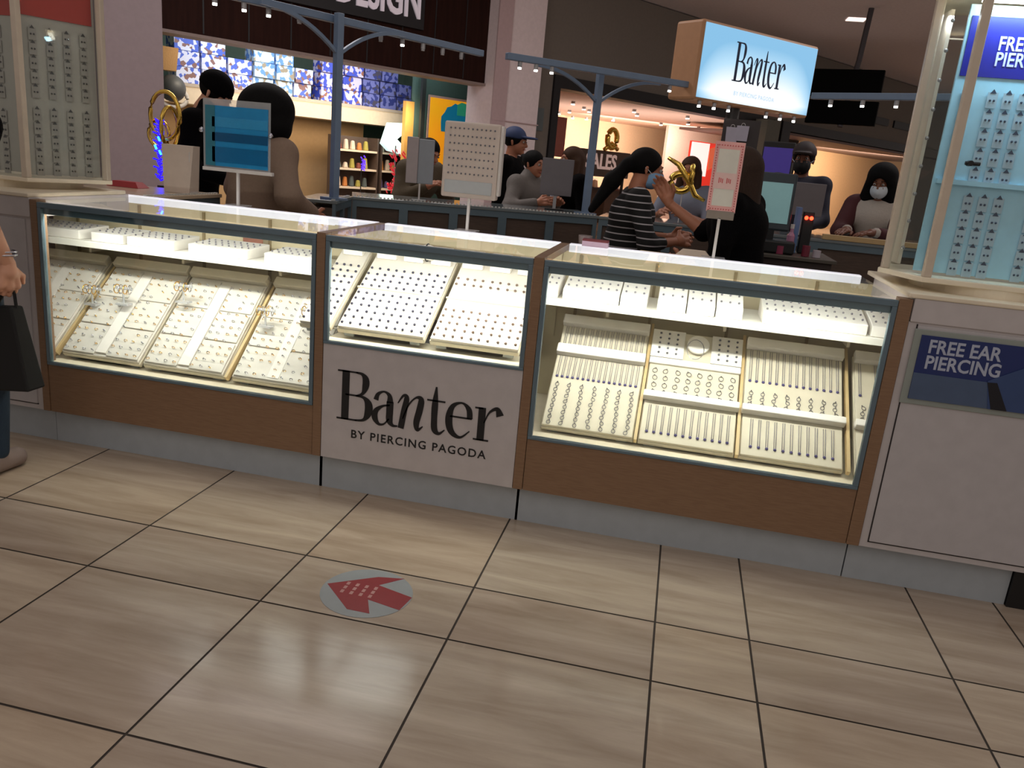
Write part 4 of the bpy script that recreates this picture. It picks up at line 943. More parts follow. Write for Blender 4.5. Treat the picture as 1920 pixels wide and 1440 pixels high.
for i, (s, z0, c) in enumerate([(12.0, 1.05, (240, 200, 160)), (13.0, 1.0, (200, 150, 110)), (15.6, 1.0, (60, 50, 60)), (16.6, 1.0, (90, 60, 50))]):
    t = fempty('shop_table', s, 3.0, 0, ['pale table of goods at the left of the beige store', 'tan table of goods left of the SALES board', 'dark table of goods right of the SALES board', 'brown table of goods near the ponytailed woman'][i], 'table', 'tables of goods in the beige store')
    B().box(-.4, .4, 0, .6, .85, .9).obj('tabletop', mat('goods_%d' % c[0], c, .6), t); B().box(-.35, .35, .05, .55, 0, .85).obj('cabinet_body', DKW, t)
    for j in range(4):
        hh = .12 + .05 * ((i + j) % 3); taper(.07, .07, .05, .05, hh).obj('goods_stack', mat('goods2_%d' % (j % 3), [(230, 200, 170), (170, 90, 70), (70, 70, 100)][j % 3], .7), t, (-.3 + .2 * j, .15, .9), bevel=.01)

# ---- store 3: tan store on the right
struct(fs(B().box(23.9, 24.0, 3.1, 4.9, 0, 2.84).box(24.0, 34, 3.0, 3.1, 0, 2.84), 'wall_tan_store', mat('tan_wall', (206, 164, 122), .8)))
struct(fs(B().box(21.1, 21.85, 1.0, 1.3, 0, 2.84), 'column_brown', mat('brown_column', (74, 60, 52), .7)))
struct(fs(B().box(22.0, 23.2, 2.2, 2.3, 0, 2.84).box(22.0, 23.2, 2.15, 2.2, 1.25, 1.38, 1), 'wall_light_strip', [mat('warm_strip', (236, 196, 176), .6), mat('red_stripe', (170, 60, 50), .6)]))
struct(fs(B().box(19.06, 32, -.05, 3.1, 2.62, 2.68), 'trim_6', mat('mauve_trim', (128, 104, 96), .6)))
area('store_light', F3(26.5, .9, 2.5), F3(27.3, 3, 1.5), 4.5, 260, (1, .84, .66), size_y=.8)
area('store_light', F3(22.3, 1.4, 2.5), F3(22.7, 2.3, 1.8), .6, 14, (1, .8, .62), size_y=.5)
# hanging screens and ceiling light
t = empty('hanging_screens', (3.0, 16.6, 4.62), 'pair of black screens stacked on one ceiling rod', 'screen')
B().tube([(-.19, .3, 0), (-.25, .2, -.9), (-.4, 0, -2.1)], .05, 10).obj('rod', mat('rod_grey', (64, 60, 64), .5), t)
def quad(b, p, th, mi=0): b.add([Vector(q) for q in p] + [Vector(q) + Vector((0, th, 0)) for q in p], [(0, 1, 2, 3), (7, 6, 5, 4), (0, 4, 5, 1), (1, 5, 6, 2), (2, 6, 7, 3), (3, 7, 4, 0)], mi); return b
for (z0, z1) in ((-1.58, -1.10), (-2.06, -1.64)):
    B().box(-.62, .62, -.05, .05, z0, z1).obj('screen', mat('screen_black', (2, 2, 2), .6, spec=.05), t, (-.42, 0, 0), rot=(0, 0, -.35), bevel=.01)
t = tag(B().box(-.17, .17, -.17, .17, -.012, 0).obj('downlight', mat('downlight_glow', (255, 232, 220), .5, emit=1.4), loc=(2.749, 18.0, 4.618)), 'small pale square downlight in the grey ceiling', 'ceiling light')
for i in range(3):
    struct(fs(B().box(22 + 1.6 * i, 23.2 + 1.6 * i, -.10, -.05, 3.32, 3.52), 'wall_slot_%d' % (i + 1), BLKF))

# floor sticker
r = empty('floor_sticker', (-.835, 2.225, 0), 'round grey floor sticker with a dark red arrow', 'floor sticker')
B().tube([(0, 0, .0005), (0, 0, .0015)], .150, 40).obj('disc', mat('sticker_grey', (158, 164, 166), .35), r)
B().prism([(-.14, .005), (.0, .105), (.085, .125), (.02, .055), (.148, .02), (.135, -.065), (.02, -.04), (.055, -.115), (-.02, -.115)], .0016, .0022, 0).obj('arrow', mat('sticker_red', (150, 52, 58), .4), r)
for k, xx in enumerate((-.082, -.050, -.018, .014)):
    g_ = B()
    for j in range(3): g_.box(xx, xx + .011, -.030 + .026 * j, -.012 + .026 * j, .0023, .0027)
    g_.obj('faded_line', mat('sticker_pale', (196, 150, 146), .5), r)

for (z0, nm) in ((1.755, 'upper'), (1.43, 'lower')):
    for i in range(4):
        for j in range(5):
            o = bpy.data.objects.new('earring_card', me2); COL.objects.link(o); o.matrix_world = MS @ Matrix.Translation((.05 + .07 * i, .010, z0 - .058 * j))
            tag(o, 'grey pouch card in the %s block on the angled face of the left tower' % nm, 'earring card', 'earring cards, %s block on the angled face of the left tower' % nm)
# ------------------------------------------------------------ people: implicit surfaces meshed with surface nets
def surf(fn, lo, hi, res):
    lo = np.array(lo, float); hi = np.array(hi, float)
    n = np.maximum(np.ceil((hi - lo) / res).astype(int) + 1, 4)
    ax = [lo[i] + res * np.arange(n[i]) for i in range(3)]
    G = np.stack(np.meshgrid(*ax, indexing='ij'), -1)
    f = fn(G.reshape(-1, 3)).reshape(n)
    s = f < 0
    c = np.zeros(n - 1, int); acc = np.zeros((*(n - 1), 3)); cnt = np.zeros(n - 1)
    for d in range(3):
        sl0 = [slice(None)] * 3; sl1 = [slice(None)] * 3
        sl0[d] = slice(0, -1); sl1[d] = slice(1, None)
        a, b = f[tuple(sl0)], f[tuple(sl1)]
        cr = (a < 0) != (b < 0)
        t = np.where(cr, a / np.where(np.abs(a - b) < 1e-12, 1, a - b), 0)
        o = [i for i in range(3) if i != d]
        for p in (0, 1):
            for q in (0, 1):
                sl = [slice(None)] * 3
                sl[o[0]] = slice(p, p + n[o[0]] - 1); sl[o[1]] = slice(q, q + n[o[1]] - 1)
                m = cr[tuple(sl)]; tt = t[tuple(sl)]
                off = [0, 0, 0]; off[o[0]] = p; off[o[1]] = q
                for k in range(3): acc[..., k] += np.where(m, tt if k == d else off[k], 0)
                cnt += m
    act = cnt > 0
    idx = -np.ones(n - 1, int); idx[act] = np.arange(act.sum())
    ii = np.argwhere(act)
    V = lo + res * (ii + acc[act] / cnt[act][:, None])
    F = []
    for d in range(3):
        o = [(d + 1) % 3, (d + 2) % 3]
        sl0 = [slice(1, -1)] * 3; sl1 = [slice(1, -1)] * 3
        sl0[d] = slice(0, -1); sl1[d] = slice(1, None)
        a, b = s[tuple(sl0)], s[tuple(sl1)]
        e = np.argwhere(a != b)
        if not len(e): continue
        base = e.copy(); base[:, o[0]] += 1; base[:, o[1]] += 1
        va = a[tuple(e.T)]
        def g(p, q):
            w = base.copy(); w[:, o[0]] -= p; w[:, o[1]] -= q
            return idx[tuple(w.T)]
        q4 = np.stack([g(1, 1), g(0, 1), g(0, 0), g(1, 0)], 1)
        q4[~va] = q4[~va][:, ::-1]
        F.append(q4)
    F = np.concatenate(F); F = F[(F >= 0).all(1)]
    return V, F
def smin(a, b, k):
    h = np.clip(.5 + .5 * (b - a) / k, 0, 1); return b * (1 - h) + a * h - k * h * (1 - h)
def cap_(P, a, b, ra, rb):
    a = np.array(a, float); b = np.array(b, float); d = b - a; L2 = max(1e-9, d @ d)
    t = np.clip((P - a) @ d / L2, 0, 1); return np.linalg.norm(P - a - t[:, None] * d, axis=1) - (ra + (rb - ra) * t)
def ell(P, c, r, M=None):
    q = P - np.array(c, float)
    if M is not None: q = q @ np.array(M)
    r = np.array(r, float); k0 = np.linalg.norm(q / r, axis=1); k1 = np.linalg.norm(q / (r * r), axis=1)
    return k0 * (k0 - 1) / np.maximum(k1, 1e-9)
def prims_fn(pr, k, sub=None, inter=None):
    def fn(P):
        d = None
        for p in pr:
            kk = k
            if p[0] == 'c': v = cap_(P, *p[1:5])
            else: v = ell(P, p[1], p[2], p[3] if len(p) > 3 else None)
            d = v if d is None else smin(d, v, kk)
        for p in (sub or []):
            v = cap_(P, *p[1:5]) if p[0] == 'c' else ell(P, p[1], p[2], p[3] if len(p) > 3 else None)
            d = np.maximum(d, -v)
        for h in (inter or []): d = np.maximum(d, h(P))
        return d
    return fn
def bounds(pr, pad=.03):
    lo = np.full(3, 1e9); hi = -lo
    for p in pr:
        if p[0] == 'c': pts = [(p[1], p[3]), (p[2], p[4])]
        else: pts = [(p[1], max(p[2]))]
        for c, r in pts: lo = np.minimum(lo, np.array(c) - r); hi = np.maximum(hi, np.array(c) + r)
    return lo - pad, hi + pad
def blob(pr, k, res, sub=None, inter=None):
    lo, hi = bounds(pr); return surf(prims_fn(pr, k, sub, inter), lo, hi, res)
def mesh_of(parts):
    V = []; F = []; n = 0
    for v, f in parts: V.append(v); F.append(f + n); n += len(v)
    V = np.concatenate(V); F = np.concatenate(F)
    me = bpy.data.meshes.new('surface'); me.from_pydata(V.tolist(), [], F.tolist())
    me.polygons.foreach_set('use_smooth', [True] * len(me.polygons)); me.update(); return me
def put(name, parts, m, parent):
    me = mesh_of(parts); me.name = name; me.materials.append(m)
    o = bpy.data.objects.new(name, me); COL.objects.link(o); o.parent = parent; return o
def ik(a, b, l1, l2, hint):
    a, b, h = Vector(a), Vector(b), Vector(hint); d = b - a; L_ = min(d.length, (l1 + l2) * .995); u = d.normalized()
    x = (l1 * l1 - l2 * l2 + L_ * L_) / (2 * L_); y = math.sqrt(max(0, l1 * l1 - x * x))
    n = (h - u * h.dot(u)).normalized(); return a + u * x + n * y, a + u * L_
def hand(w, d, n, curl=.5, res=.0045, s=1):
    """fingers leave the palm along d; n is the palm normal; thumb to +side*s"""
    d = Vector(d).normalized(); n = Vector(n); n = (n - d * n.dot(d)).normalized(); sd = d.cross(n) * s; w = Vector(w)
    pr = [('c', w, w + d * .03, .026, .03), ('c', w + d * .03 + sd * .018, w + d * .085 + sd * .028, .017, .014), ('c', w + d * .03 - sd * .016, w + d * .08 - sd * .028, .017, .013), ('c', w + d * .03, w + d * .088, .019, .015)]
    fg = []
    for i, (o, L_, st) in enumerate([(.031, .070, .085), (.011, .080, .092), (-.010, .074, .088), (-.030, .058, .078)]):
        b0 = w + d * st + sd * o; a1 = curl * .6; a2 = curl * 1.3; a3 = curl * 1.8
        p1 = b0 + (d * math.cos(a1) + n * math.sin(a1)) * L_ * .45; p2 = p1 + (d * math.cos(a2) + n * math.sin(a2)) * L_ * .32; p3 = p2 + (d * math.cos(a3) + n * math.sin(a3)) * L_ * .23
        fg += [('c', b0 - d * .01, p1, .0092, .0085), ('c', p1, p2, .0085, .0078), ('c', p2, p3, .0078, .0065)]
    t0 = w + d * .028 + sd * .026; t1 = t0 + (d * .6 + sd * .75 + n * .2).normalized() * .038; t2 = t1 + (d * .9 + sd * .25 + n * .35).normalized() * .030
    fg += [('c', t0, t1, .013, .0105), ('c', t1, t2, .0105, .008)]
    return blob([tuple(tuple(q) if isinstance(q, Vector) else q for q in p) for p in pr + fg], .006, res)
def person(label, loc, yaw, H, top, skin, hair='short', hairm=None, pants=None, lean=0, side=0, hp=0, hy=0, LH=None, RH=None, Ld=None, Rd=None, mask=None, hat=None, hatm=None,
           bulk=1.0, sleeve=1.0, collar=None, face=True, legs=((.09, 0), (-.09, 0)), curl=.5, extra=None, res=.015, stripes=None, longlen=.38, lhint=None, rhint=None, eye=True):
    s = H / 1.70
    r = empty('person', loc, label, 'person', rz=R_(yaw))
    Mu = Matrix.Translation((0, 0, .95 * s)) @ Euler((R_(lean), R_(side), 0)).to_matrix().to_4x4() @ Matrix.Translation((0, 0, -.95 * s))
    U = lambda x, y, z: Mu @ Vector((x * s, y * s, z * s))
    hip = Vector((0, 0, .93 * s)); waist = U(0, 0, 1.08); chest = U(0, 0, 1.27); nk = U(0, .015, 1.43)
    Mh = Matrix.Translation(U(0, -.01, 1.575)) @ Euler((R_(lean * .5 + hp), R_(side * .5), R_(hy))).to_matrix().to_4x4() @ Matrix.Scale(s, 4)
    Hd = lambda x, y, z: tuple(Mh @ Vector((x, y, z)))
    Rm = np.array(Mh.to_3x3().normalized())
    E_ = lambda c, rr: ('e', Hd(*c), tuple(q * s for q in rr), Rm)
    C_ = lambda a, b, ra, rb: ('c', Hd(*a), Hd(*b), ra * s, rb * s)
    T = lambda v: tuple(v)
    sh = {1: U(.175, .01, 1.385), -1: U(-.175, .01, 1.385)}
    hands = {1: Vector(LH) if LH else U(.25, -.03, .80), -1: Vector(RH) if RH else U(-.25, -.03, .80)}
    arms = {}
    for q in (1, -1):
        hint = (lhint if q == 1 else rhint) or (q * .5, .8, -.3)
        el, w = ik(sh[q], hands[q], .285 * s, .255 * s, hint); arms[q] = (el, w)
    # --- body: one surface (trunk, neck, arms, legs), finer head and hands merged in
    pr = [('e', T(hip), (.14 * s, .10 * s, .12 * s)), ('c', T(hip), T(waist), .11 * s, .105 * s), ('c', T(waist), T(chest), .105 * s, .12 * s), ('c', T(sh[1]), T(sh[-1]), .055 * s, .055 * s), ('c', T(nk), T(Mh @ Vector((0, .02, -.05))), .054 * s, .05 * s)]
    for q in (1, -1):
        el, w = arms[q]; pr += [('c', T(sh[q]), T(el), .048 * s, .04 * s), ('c', T(el), T(w), .04 * s, .026 * s)]
    lg = {}
    for q, (fx, fy) in zip((1, -1), legs):
        hj = Vector((q * .09 * s, 0, .90 * s)); an = Vector((fx * 1.0, fy, .09)); kn = (hj + an) / 2 + Vector((0, -.03, 0)); lg[q] = (hj, kn, an)
        pr += [('c', T(hj), T(kn), .08 * s, .052 * s), ('c', T(kn), T(an), .052 * s, .036 * s)]
    parts = [blob(pr, .03, res)]
    hd = [E_((0, .015, .025), (.074, .094, .088)), E_((0, -.022, -.035), (.058, .070, .078)), C_((0, -.062, -.088), (0, -.066, -.09), .022, .022),
          C_((0, -.086, .005), (0, -.104, -.028), .009, .0135), C_((-.03, -.082, .022), (.03, -.082, .022), .010, .010),
          E_((.031, -.082, -.03), (.012, .012, .014)), E_((-.031, -.082, -.03), (.012, .012, .014)),
          C_((.078, .012, .005), (.076, .008, -.03), .011, .008), C_((-.078, .012, .005), (-.076, .008, -.03), .011, .008), C_((0, .02, -.05), (0, .03, -.13), .052, .054)]
    sock = [E_((.031, -.103, .004), (.014, .016, .009)), E_((-.031, -.103, .004), (.014, .016, .009))]
    lip = [C_((-.018, -.089, -.060), (.018, -.089, -.060), .0065, .0065)]
    lo, hi = bounds(hd); parts.append(surf(prims_fn(hd, .012, sock), lo, hi, .007 if face else .010))
    for q in (1, -1):
        el, w = arms[q]; d = (w - el).normalized(); dd = (Ld if q == 1 else Rd)
        parts.append(hand(w, dd[0] if dd else d, dd[1] if dd else Vector((-q * .6, -.5, 0)), curl, .005, -q))
    body = put('body', parts, skin, r)
    if face and not mask: put('lips', [blob(lip, .004, .004)], mat('lip_rose', (150, 78, 72), .4), r)
    if eye:
        for q in (1, -1):
            eb = B(); eb.ball(Hd(q * .031, -.0825, .004), .0108 * s, 10, 8, 0); eb.ball(Hd(q * .031, -.0905, .004), .0058 * s, 8, 6, 1)
            eb.obj('eye', [mat('eye_white', (176, 164, 156), .4), mat('iris_dark', (30, 20, 16), .2)], r, smooth=True)
        put('eyebrows', [blob([C_((q * .018, -.091, .028), (q * .045, -.081, .030), .0045, .0035) for q in (1, -1)], .002, .004)], HAIR, r)
    # --- clothes
    k = bulk
    tp = [('e', T(hip), (.165 * s * k, .125 * s * k, .10 * s)), ('c', T(hip), T(waist), .13 * s * k, .125 * s * k), ('c', T(waist), T(chest), .125 * s * k, .14 * s * k), ('c', T(chest + Vector((.05, 0, .02))), T(chest + Vector((-.05, 0, .02))), .125 * s * k, .125 * s * k), ('c', T(sh[1]), T(sh[-1]), .066 * s * k, .066 * s * k)]
    if collar: tp.append(('c', T(nk - Vector((0, 0, .02))), T(nk + (Mh.translation - nk) * collar), .075 * s, .078 * s))
    for q in (1, -1):
        el, w = arms[q]; tp.append(('c', T(sh[q]), T(sh[q] + (el - sh[q]) * min(1, sleeve * 2)), .062 * s * k, .053 * s * k))
        if sleeve > 1: pass
        if sleeve >= .6: tp.append(('c', T(el), T(el + (w - el) * min(1, (sleeve - .5) * 2) * .93), .051 * s * k, .040 * s * k))
    cut = [lambda P, z=(.78 * s): z - P[:, 2]]
    put('top', [blob(tp, .045, res, inter=cut)], top, r)
    pn = [('e', T(hip), (.15 * s, .115 * s, .12 * s))]
    for q in (1, -1):
        hj, kn, an = lg[q]; pn += [('c', T(hj), T(kn), .092 * s, .068 * s), ('c', T(kn), T(an + Vector((0, 0, .01))), .068 * s, .055 * s)]
    put('trousers', [blob(pn, .02, res)], pants or mat('dark_denim', (30, 38, 52), .8), r)
    i_shoe = 'walking past' not in label
    for q in (1, -1):
        an = lg[q][2]; put('shoe', [blob([('c', (an.x, an.y + .04, .045), (an.x, an.y - .10, .04), .044, .04), ('c', (an.x, an.y + .03, .06), (an.x, an.y, .08), .045, .045)], .02, .012, inter=[lambda P: .004 - P[:, 2]])], mat('shoe_dark', (34, 30, 32), .6) if i_shoe else mat('shoe_pale', (150, 132, 124), .6), r)
    # --- hair
    hm = hairm or HAIR
    facecut = [E_((0, -.085, -.035), (.064, .080, .088))]
    hp_ = [E_((0, .020, .032), (.086, .104, .092))]
    if hair == 'afro': hp_ = [E_((0, .04, .05), (.165, .165, .155)), E_((.07, .05, -.04), (.10, .11, .10)), E_((-.07, .05, -.04), (.10, .11, .10))]; facecut = [E_((0, -.11, -.05), (.075, .10, .11))]
    if hair in ('long', 'big'):
        w_ = .05 if hair == 'long' else .075; fl = 1 if hair == 'long' else 1.9
        hp_ += [C_((0, .06, 0), (0, .07, -longlen), w_ + .025, w_ + .01), C_((.065, .02, -.02), (.085 * fl, .0, -longlen * .9), w_ * .8, w_ * .7), C_((-.065, .02, -.02), (-.085 * fl, .0, -longlen * .9), w_ * .8, w_ * .7)]
        if hair == 'big': hp_.append(E_((0, .03, .05), (.115, .12, .11)))
    if hair == 'pony': hp_ += [C_((0, .10, .0), (0, .13, .0), .032, .03), C_((0, .12, .0), (0, .19, -.12), .035, .050), C_((0, .19, -.12), (0, .27, -.32), .050, .024)]
    if hair == 'bun': hp_ += [C_((0, .10, .03), (0, .135, .04), .036, .034)]
    put('hair', [blob(hp_, .025, .009, facecut)], hm, r)
    if mask:
        mk = [E_((0, -.036, -.052), (.066, .074, .066)), C_((0, -.095, -.03), (0, -.10, -.055), .02, .022)]
        a0 = np.array(Hd(0, 0, -.012)); up = Rm[:, 2]; fwd = -Rm[:, 1]
        put('face_mask', [blob(mk, .015, .006, inter=[lambda P: (P - a0) @ up, lambda P: .012 * s - (P - a0) @ fwd])], mask, r)
        for q in (1, -1):
            B().tube([Hd(q * .056, -.035, -.03), Hd(q * .080, .0, -.008), Hd(q * .084, .022, .0)], .0022, 5).obj('ear_loop', MASKW, r)
    if hat:
        if hat == 'beanie': hh = [E_((0, .020, .042), (.094, .112, .098))]; ct = np.array(Hd(0, 0, .012))
        else: hh = [E_((0, .018, .045), (.091, .108, .090)), E_((0, -.12, .045), (.07, .085, .012))]; ct = np.array(Hd(0, 0, .028))
        up2 = Rm[:, 2]
        put('beanie' if hat == 'beanie' else 'cap', [blob(hh, .012, .008, inter=[lambda P: -((P - ct) @ up2)])], hatm or CLOTHK, r)
    if extra: extra(r, U, Hd, s, arms)
    return r
def striped(name, c1, c2, scale):
    m = bpy.data.materials.new(name); m.use_nodes = True; nt = m.node_tree; bs = nt.nodes['Principled BSDF']
    tc = nt.nodes.new('ShaderNodeTexCoord'); wv = nt.nodes.new('ShaderNodeTexWave'); wv.bands_direction = 'Z'; wv.inputs['Scale'].default_value = scale; wv.inputs['Distortion'].default_value = .6; wv.inputs['Detail Scale'].default_value = .6
    rp = nt.nodes.new('ShaderNodeValToRGB'); rp.color_ramp.interpolation = 'CONSTANT'; e = rp.color_ramp.elements
    e[0].position = 0; e[0].color = (*lin(c1), 1); e[1].position = .92; e[1].color = (*lin(c2), 1)
    nt.links.new(tc.outputs['Object'], wv.inputs[0]); nt.links.new(wv.outputs[0], rp.inputs[0]); nt.links.new(rp.outputs[0], bs.inputs['Base Color'])
    bs.inputs['Roughness'].default_value = .85; return m
TAUPE = mat('taupe_wool', (138, 116, 100), .9, bump=.2, scale=80)
OLIVE = mat('olive_wool', (84, 72, 54), .9, bump=.2, scale=80)
GREYJ = mat('grey_jacket', (110, 104, 100), .8, bump=.2, scale=60)
GREYT = mat('grey_tee', (134, 140, 158), .85)
CREAMT = mat('cream_knit', (186, 176, 166), .9, bump=.2, scale=80)
MAROON = mat('maroon_coat', (74, 30, 34), .85)
DENIM = mat('blue_denim', (40, 58, 76), .85, bump=.2, scale=120)

# passer-by at the left edge, back to the camera, bag in the right hand
person('person walking past in black top and blue jeans at the left edge', (-2.61, 2.50, 0), 176, 1.66, CLOTHK, SKIN_A, hair='long', hairm=HAIRBR, pants=DENIM, lean=2,
       LH=(.27, .0, .80), RH=(-.225, -.03, .87), lhint=(0, 1, 0), rhint=(-.3, 1, 0), sleeve=.36, res=.012, legs=((.11, .05), (-.05, -.06)), eye=False, curl=1.2, Rd=((0, 0, -1), (1, -.2, 0)))
P1 = bpy.data.objects['person']
b = B().tube([(-.0, 0, 0)] * 1 + [(.001, 0, 0)], .001, 4)
wr = P1.matrix_basis @ Vector((.215 * 1, .0, .86))
t = empty('handbag', (-2.40, 2.535, .385), 'long black shopping bag hanging from the passer-by\'s right hand', 'bag')
taper(.085, .045, .055, .03, .32).obj('bag_body', mat('bag_black', (10, 10, 11), .75), t, rot=(0, -.10, 0), bevel=.008)
B().tube([(-.07, 0, .31), (-.03, 0, .37), (.0, 0, .40), (.015, 0, .37), (.02, 0, .31)], .006, 6).obj('handle', mat('bag_black', (10, 10, 11), .75), t)
tag(B().torus((0, 0, 0), .034, .004, 22, 6, 0, 'z').torus((0, 0, .012), .035, .003, 22, 6).obj('bracelet', SILVER, loc=(-2.383, 2.508, .905), smooth=True), 'thin silver bracelets on the passer-by\'s wrist', 'bracelet')

person('person in black coat and dark beanie, head bowed, behind the white bag', (-3.33, 5.15, 0), 96, 1.80, CLOTHK, SKIN_A, hair='short', lean=14, side=0, hp=24, LH=(.05, -.38, 1.12), RH=(-.16, -.34, 1.10), hat='beanie', collar=.35, bulk=1.12)
person('person in taupe coat with big black curly hair behind the blue sign', (-2.38, 4.26, 0), 158, 1.62, TAUPE, SKIN_B, hair='afro', mask=mat('mask_grey', (130, 126, 132), .8), lean=10, LH=(.12, -.26, 1.02), RH=(-.26, -.20, 1.00), collar=.3, bulk=1.28, res=.013, hy=12, lhint=(1, .3, -.3))
person('person in olive coat behind the two-panel display', (-2.35, 6.75, 0), 60, 1.58, OLIVE, SKIN_B, hair='bun', lean=28, hp=10, LH=(.14, -.40, 1.12), RH=(-.14, -.40, 1.12), bulk=1.25)
person('person in dark jacket and navy cap behind the earring display', (-1.60, 7.35, 0), 85, 1.68, CLOTHK, SKIN_B, hair='short', hat='cap', hatm=mat('navy_cap', (34, 52, 92), .7), lean=4)
person('person in grey jacket with hair tied back, hand on the rear counter', (-1.33, 6.72, 0), 62, 1.50, GREYJ, SKIN_B, hair='bun', lean=10, LH=(.02, -.36, 1.09), RH=(-.20, -.32, 1.09), collar=.25, bulk=1.15, res=.013)
person('person with brown hair and a pale grey scarf behind the slate post', (-.93, 7.05, 0), -60, 1.56, CLOTHK, SKIN_B, hair='long', hairm=HAIRBR, lean=6, longlen=.22,
       extra=lambda r, U, Hd, s, arms: put('scarf', [blob([('c', tuple(U(0, -.05, 1.42)), tuple(U(-.05, -.12, 1.30)), .075 * s, .06 * s), ('c', tuple(U(-.05, -.13, 1.30)), tuple(U(-.07, -.16, 1.08)), .06 * s, .07 * s)], .03, .012)], mat('scarf_grey', (186, 184, 196), .9), r))
person('person in black top with thin white stripes, ponytail and blue mask', (-.33, 4.72, 0), 100, 1.54, striped('stripe_knit', (6, 6, 8), (170, 166, 170), 8.5), SKIN_B, hair='pony', mask=MASKB, lean=9, hp=4,
       LH=(.16, -.30, 1.04), RH=(-.10, -.30, 1.04), rhint=(-.5, -.1, -1), lhint=(.5, -.1, -1), res=.012, longlen=.4, sleeve=.75)
person('person in grey tee facing the counter behind the gold balloon', (.02, 6.85, 0), -15, 1.56, GREYT, SKIN_B, hair='long', hairm=HAIRBR, lean=6, LH=(.10, -.32, 1.10), RH=(-.12, -.32, 1.10), longlen=.2, sleeve=.5)
person('person in black with long brown hair, behind the pink-bordered sign', (.30, 4.24, 0), -112, 1.57, CLOTHK, SKIN_B, hair='long', hairm=mat('dark_brown_hair', (56, 40, 32), .6, spec=.2, bump=.4, scale=60, stretch=(6, 6, 1)), lean=6, RH=(-.053, -.431, 1.25), LH=(.10, -.24, .98), longlen=.50, bulk=1.1, res=.013, sleeve=.56, rhint=(0, .2, -1), Rd=((.1, -.5, .8), (1, 0, 0)))
person('person in dark jacket with black face mask and dark cap behind the monitor', (.88, 7.05, 0), -12, 1.74, mat('navy_jacket', (30, 30, 48), .8), SKIN_C, hair='short', mask=MASKK, hat='cap', hatm=mat('brown_cap', (52, 40, 40), .7), lean=3, LH=(.13, -.36, 1.10), RH=(-.13, -.36, 1.10))
person('person with long black hair, white mask and maroon coat, hands on the ledge', (1.44, 6.72, 0), -22, 1.60, CREAMT, SKIN_C, hair='big', mask=MASKW, lean=8, hp=8, LH=(.08, -.42, 1.125), RH=(-.10, -.44, 1.125), Ld=((-.6, -.7, -.1), (0, 0, -1)), Rd=((-.2, -.9, -.1), (0, 0, -1)), longlen=.45, res=.013, curl=.25,
       extra=lambda r, U, Hd, s, arms: put('open_coat', [blob([('c', tuple(U(q * .15, .03, 1.38)), tuple(U(q * .17, .0, 1.0)), .09 * s, .10 * s) for q in (1, -1)] + [('c', tuple(U(q * .18, .01, 1.38)), tuple(arms[q][0]), .080 * s, .066 * s) for q in (1, -1)] + [('c', tuple(arms[q][0]), tuple(arms[q][0] + (arms[q][1] - arms[q][0]) * .8), .060 * s, .048 * s) for q in (1, -1)] + [('c', tuple(U(.1, .06, 1.35)), tuple(U(-.1, .06, 1.1)), .1 * s, .1 * s)], .03, .014)], MAROON, r))

# balloons and tinsel
FOIL = mat('foil_gold', (236, 196, 96), .18, metal=1)
t = empty('foil_balloon', (-3.17, 4.62, 1.42), 'looped gold foil balloons by the mauve column at the left', 'balloon')
b = B(); b.torus((0, 0, .05), .10, .013, 24, 8, 0, 'y', .14); b.torus((.05, -.03, -.02), .085, .012, 24, 8, 0, 'x', .12); b.torus((-.06, .02, -.06), .07, .011, 20, 8, 0, 'y', .08)
b.obj('balloon_skin', FOIL, t, smooth=True)
t = empty('tinsel_garland', (-3.20, 4.60, 1.06), 'glowing blue tinsel garland under the gold balloons at the left', 'garland')
TB = mat('blue_glow', (40, 20, 255), .4, emit=1.6); TC = mat('cyan_glow', (40, 160, 255), .4, emit=6)
b = B()
for i in range(60):
    z_ = .02 + .006 * i; a = i * 2.4; q = .028 + .012 * math.sin(i * .7); b.tube([(0, 0, z_), (q * math.cos(a), q * math.sin(a), z_ + .012)], .005, 4)
b.obj('tinsel', TB, t)
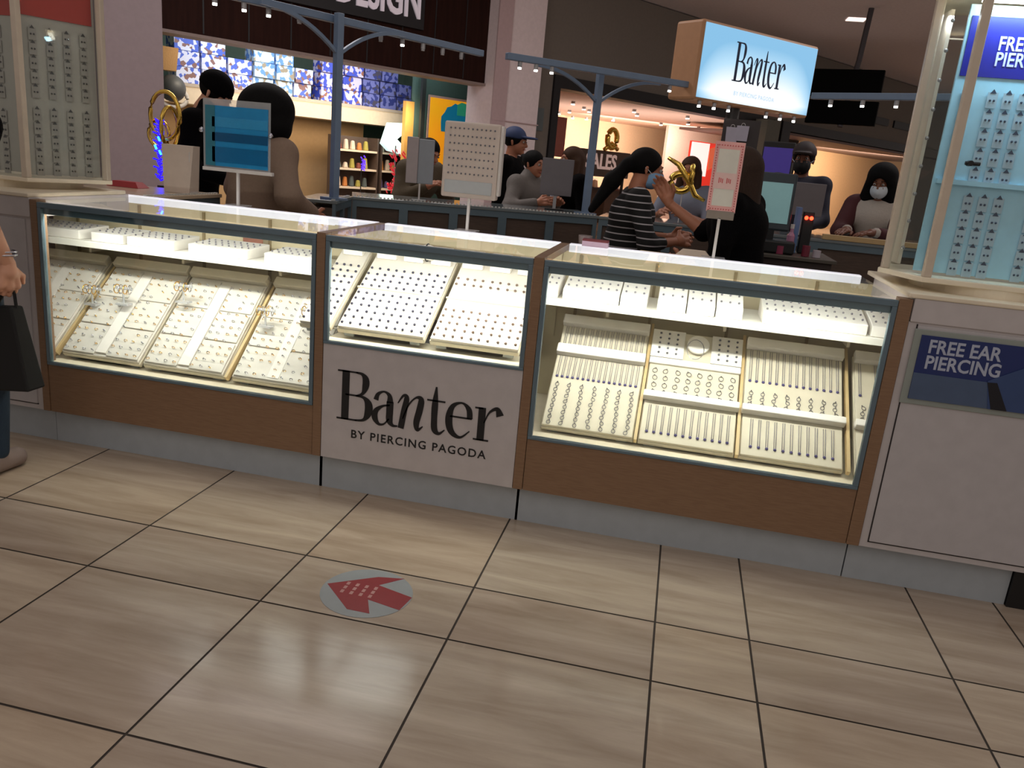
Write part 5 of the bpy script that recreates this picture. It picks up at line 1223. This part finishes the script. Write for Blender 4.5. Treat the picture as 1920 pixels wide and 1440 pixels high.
for i, (x, z_) in enumerate([(.012, .27), (-.012, .22), (.018, .19)]): B().tube([(x, -.03, z_ + .012), (x + .012, -.03, z_ - .012)], .006, 8).obj('bulb', TC, t)
tag(B().tube([(0, 0, 0), (0, 0, 1.05)], .02, 10).box(-.12, .12, -.1, .1, 0, .02).obj('garland_post', mat('post_dark', (50, 44, 48), .6), loc=(-3.20, 4.60, 0)), 'dark post carrying the blue tinsel and gold balloons', 'post')
t = empty('tinsel_garland', (0, 0, 0), 'red foil tinsel garland hanging in the toy store entrance', 'garland'); t.matrix_world = FM @ Matrix.Translation((8.25, .9, 0))
b = B(); rr = random.Random(3)
for i in range(70):
    z_ = .55 + rr.random() * .85; x = (rr.random() - .5) * .34; b.tube([(x, 0, z_), (x + .05, rr.random() * .05, z_ - .04)], .012, 5)
b.obj('tinsel', mat('red_tinsel', (232, 50, 66), .35, emit=.35), t); B().tube([(0, .03, 0), (0, .03, 1.45)], .012, 8).obj('pole', ALU, t)
t = empty('tinsel_garland', (0, 0, 0), 'short violet-blue glowing tinsel right of the tall slate post', 'garland'); t.matrix_world = FM @ Matrix.Translation((7.95, 1.5, 0))
b = B()
for i in range(16): z_ = 1.0 + rr.random() * .25; x = (rr.random() - .5) * .08; b.tube([(x, 0, z_), (x + .03, 0, z_ - .03)], .01, 5)
b.obj('tinsel', mat('violet_glow', (90, 50, 255), .4, emit=1.4), t); B().tube([(0, .03, 0), (0, .03, 1.2)], .01, 8).obj('pole', BLKF, t)
t = empty('foil_balloon', (-.03, 6.02, 1.37), 'tangled gold foil balloon right of the woman in stripes', 'balloon')
b = B(); b.tube([(-.13, 0, .14), (-.05, -.02, .10), (.03, 0, .0), (.09, -.02, -.10), (.16, 0, -.13)], [.012, .02, .024, .02, .012], 10); b.torus((-.02, 0, -.02), .07, .024, 20, 8, 0, 'y', .06); b.torus((.05, .02, .03), .05, .02, 18, 8, 0, 'x', .07)
b.obj('balloon_skin', FOIL, t, smooth=True); B().tube([(0, 0, -.30), (0, 0, -.05)], .004, 6).obj('stick', WHT, t)
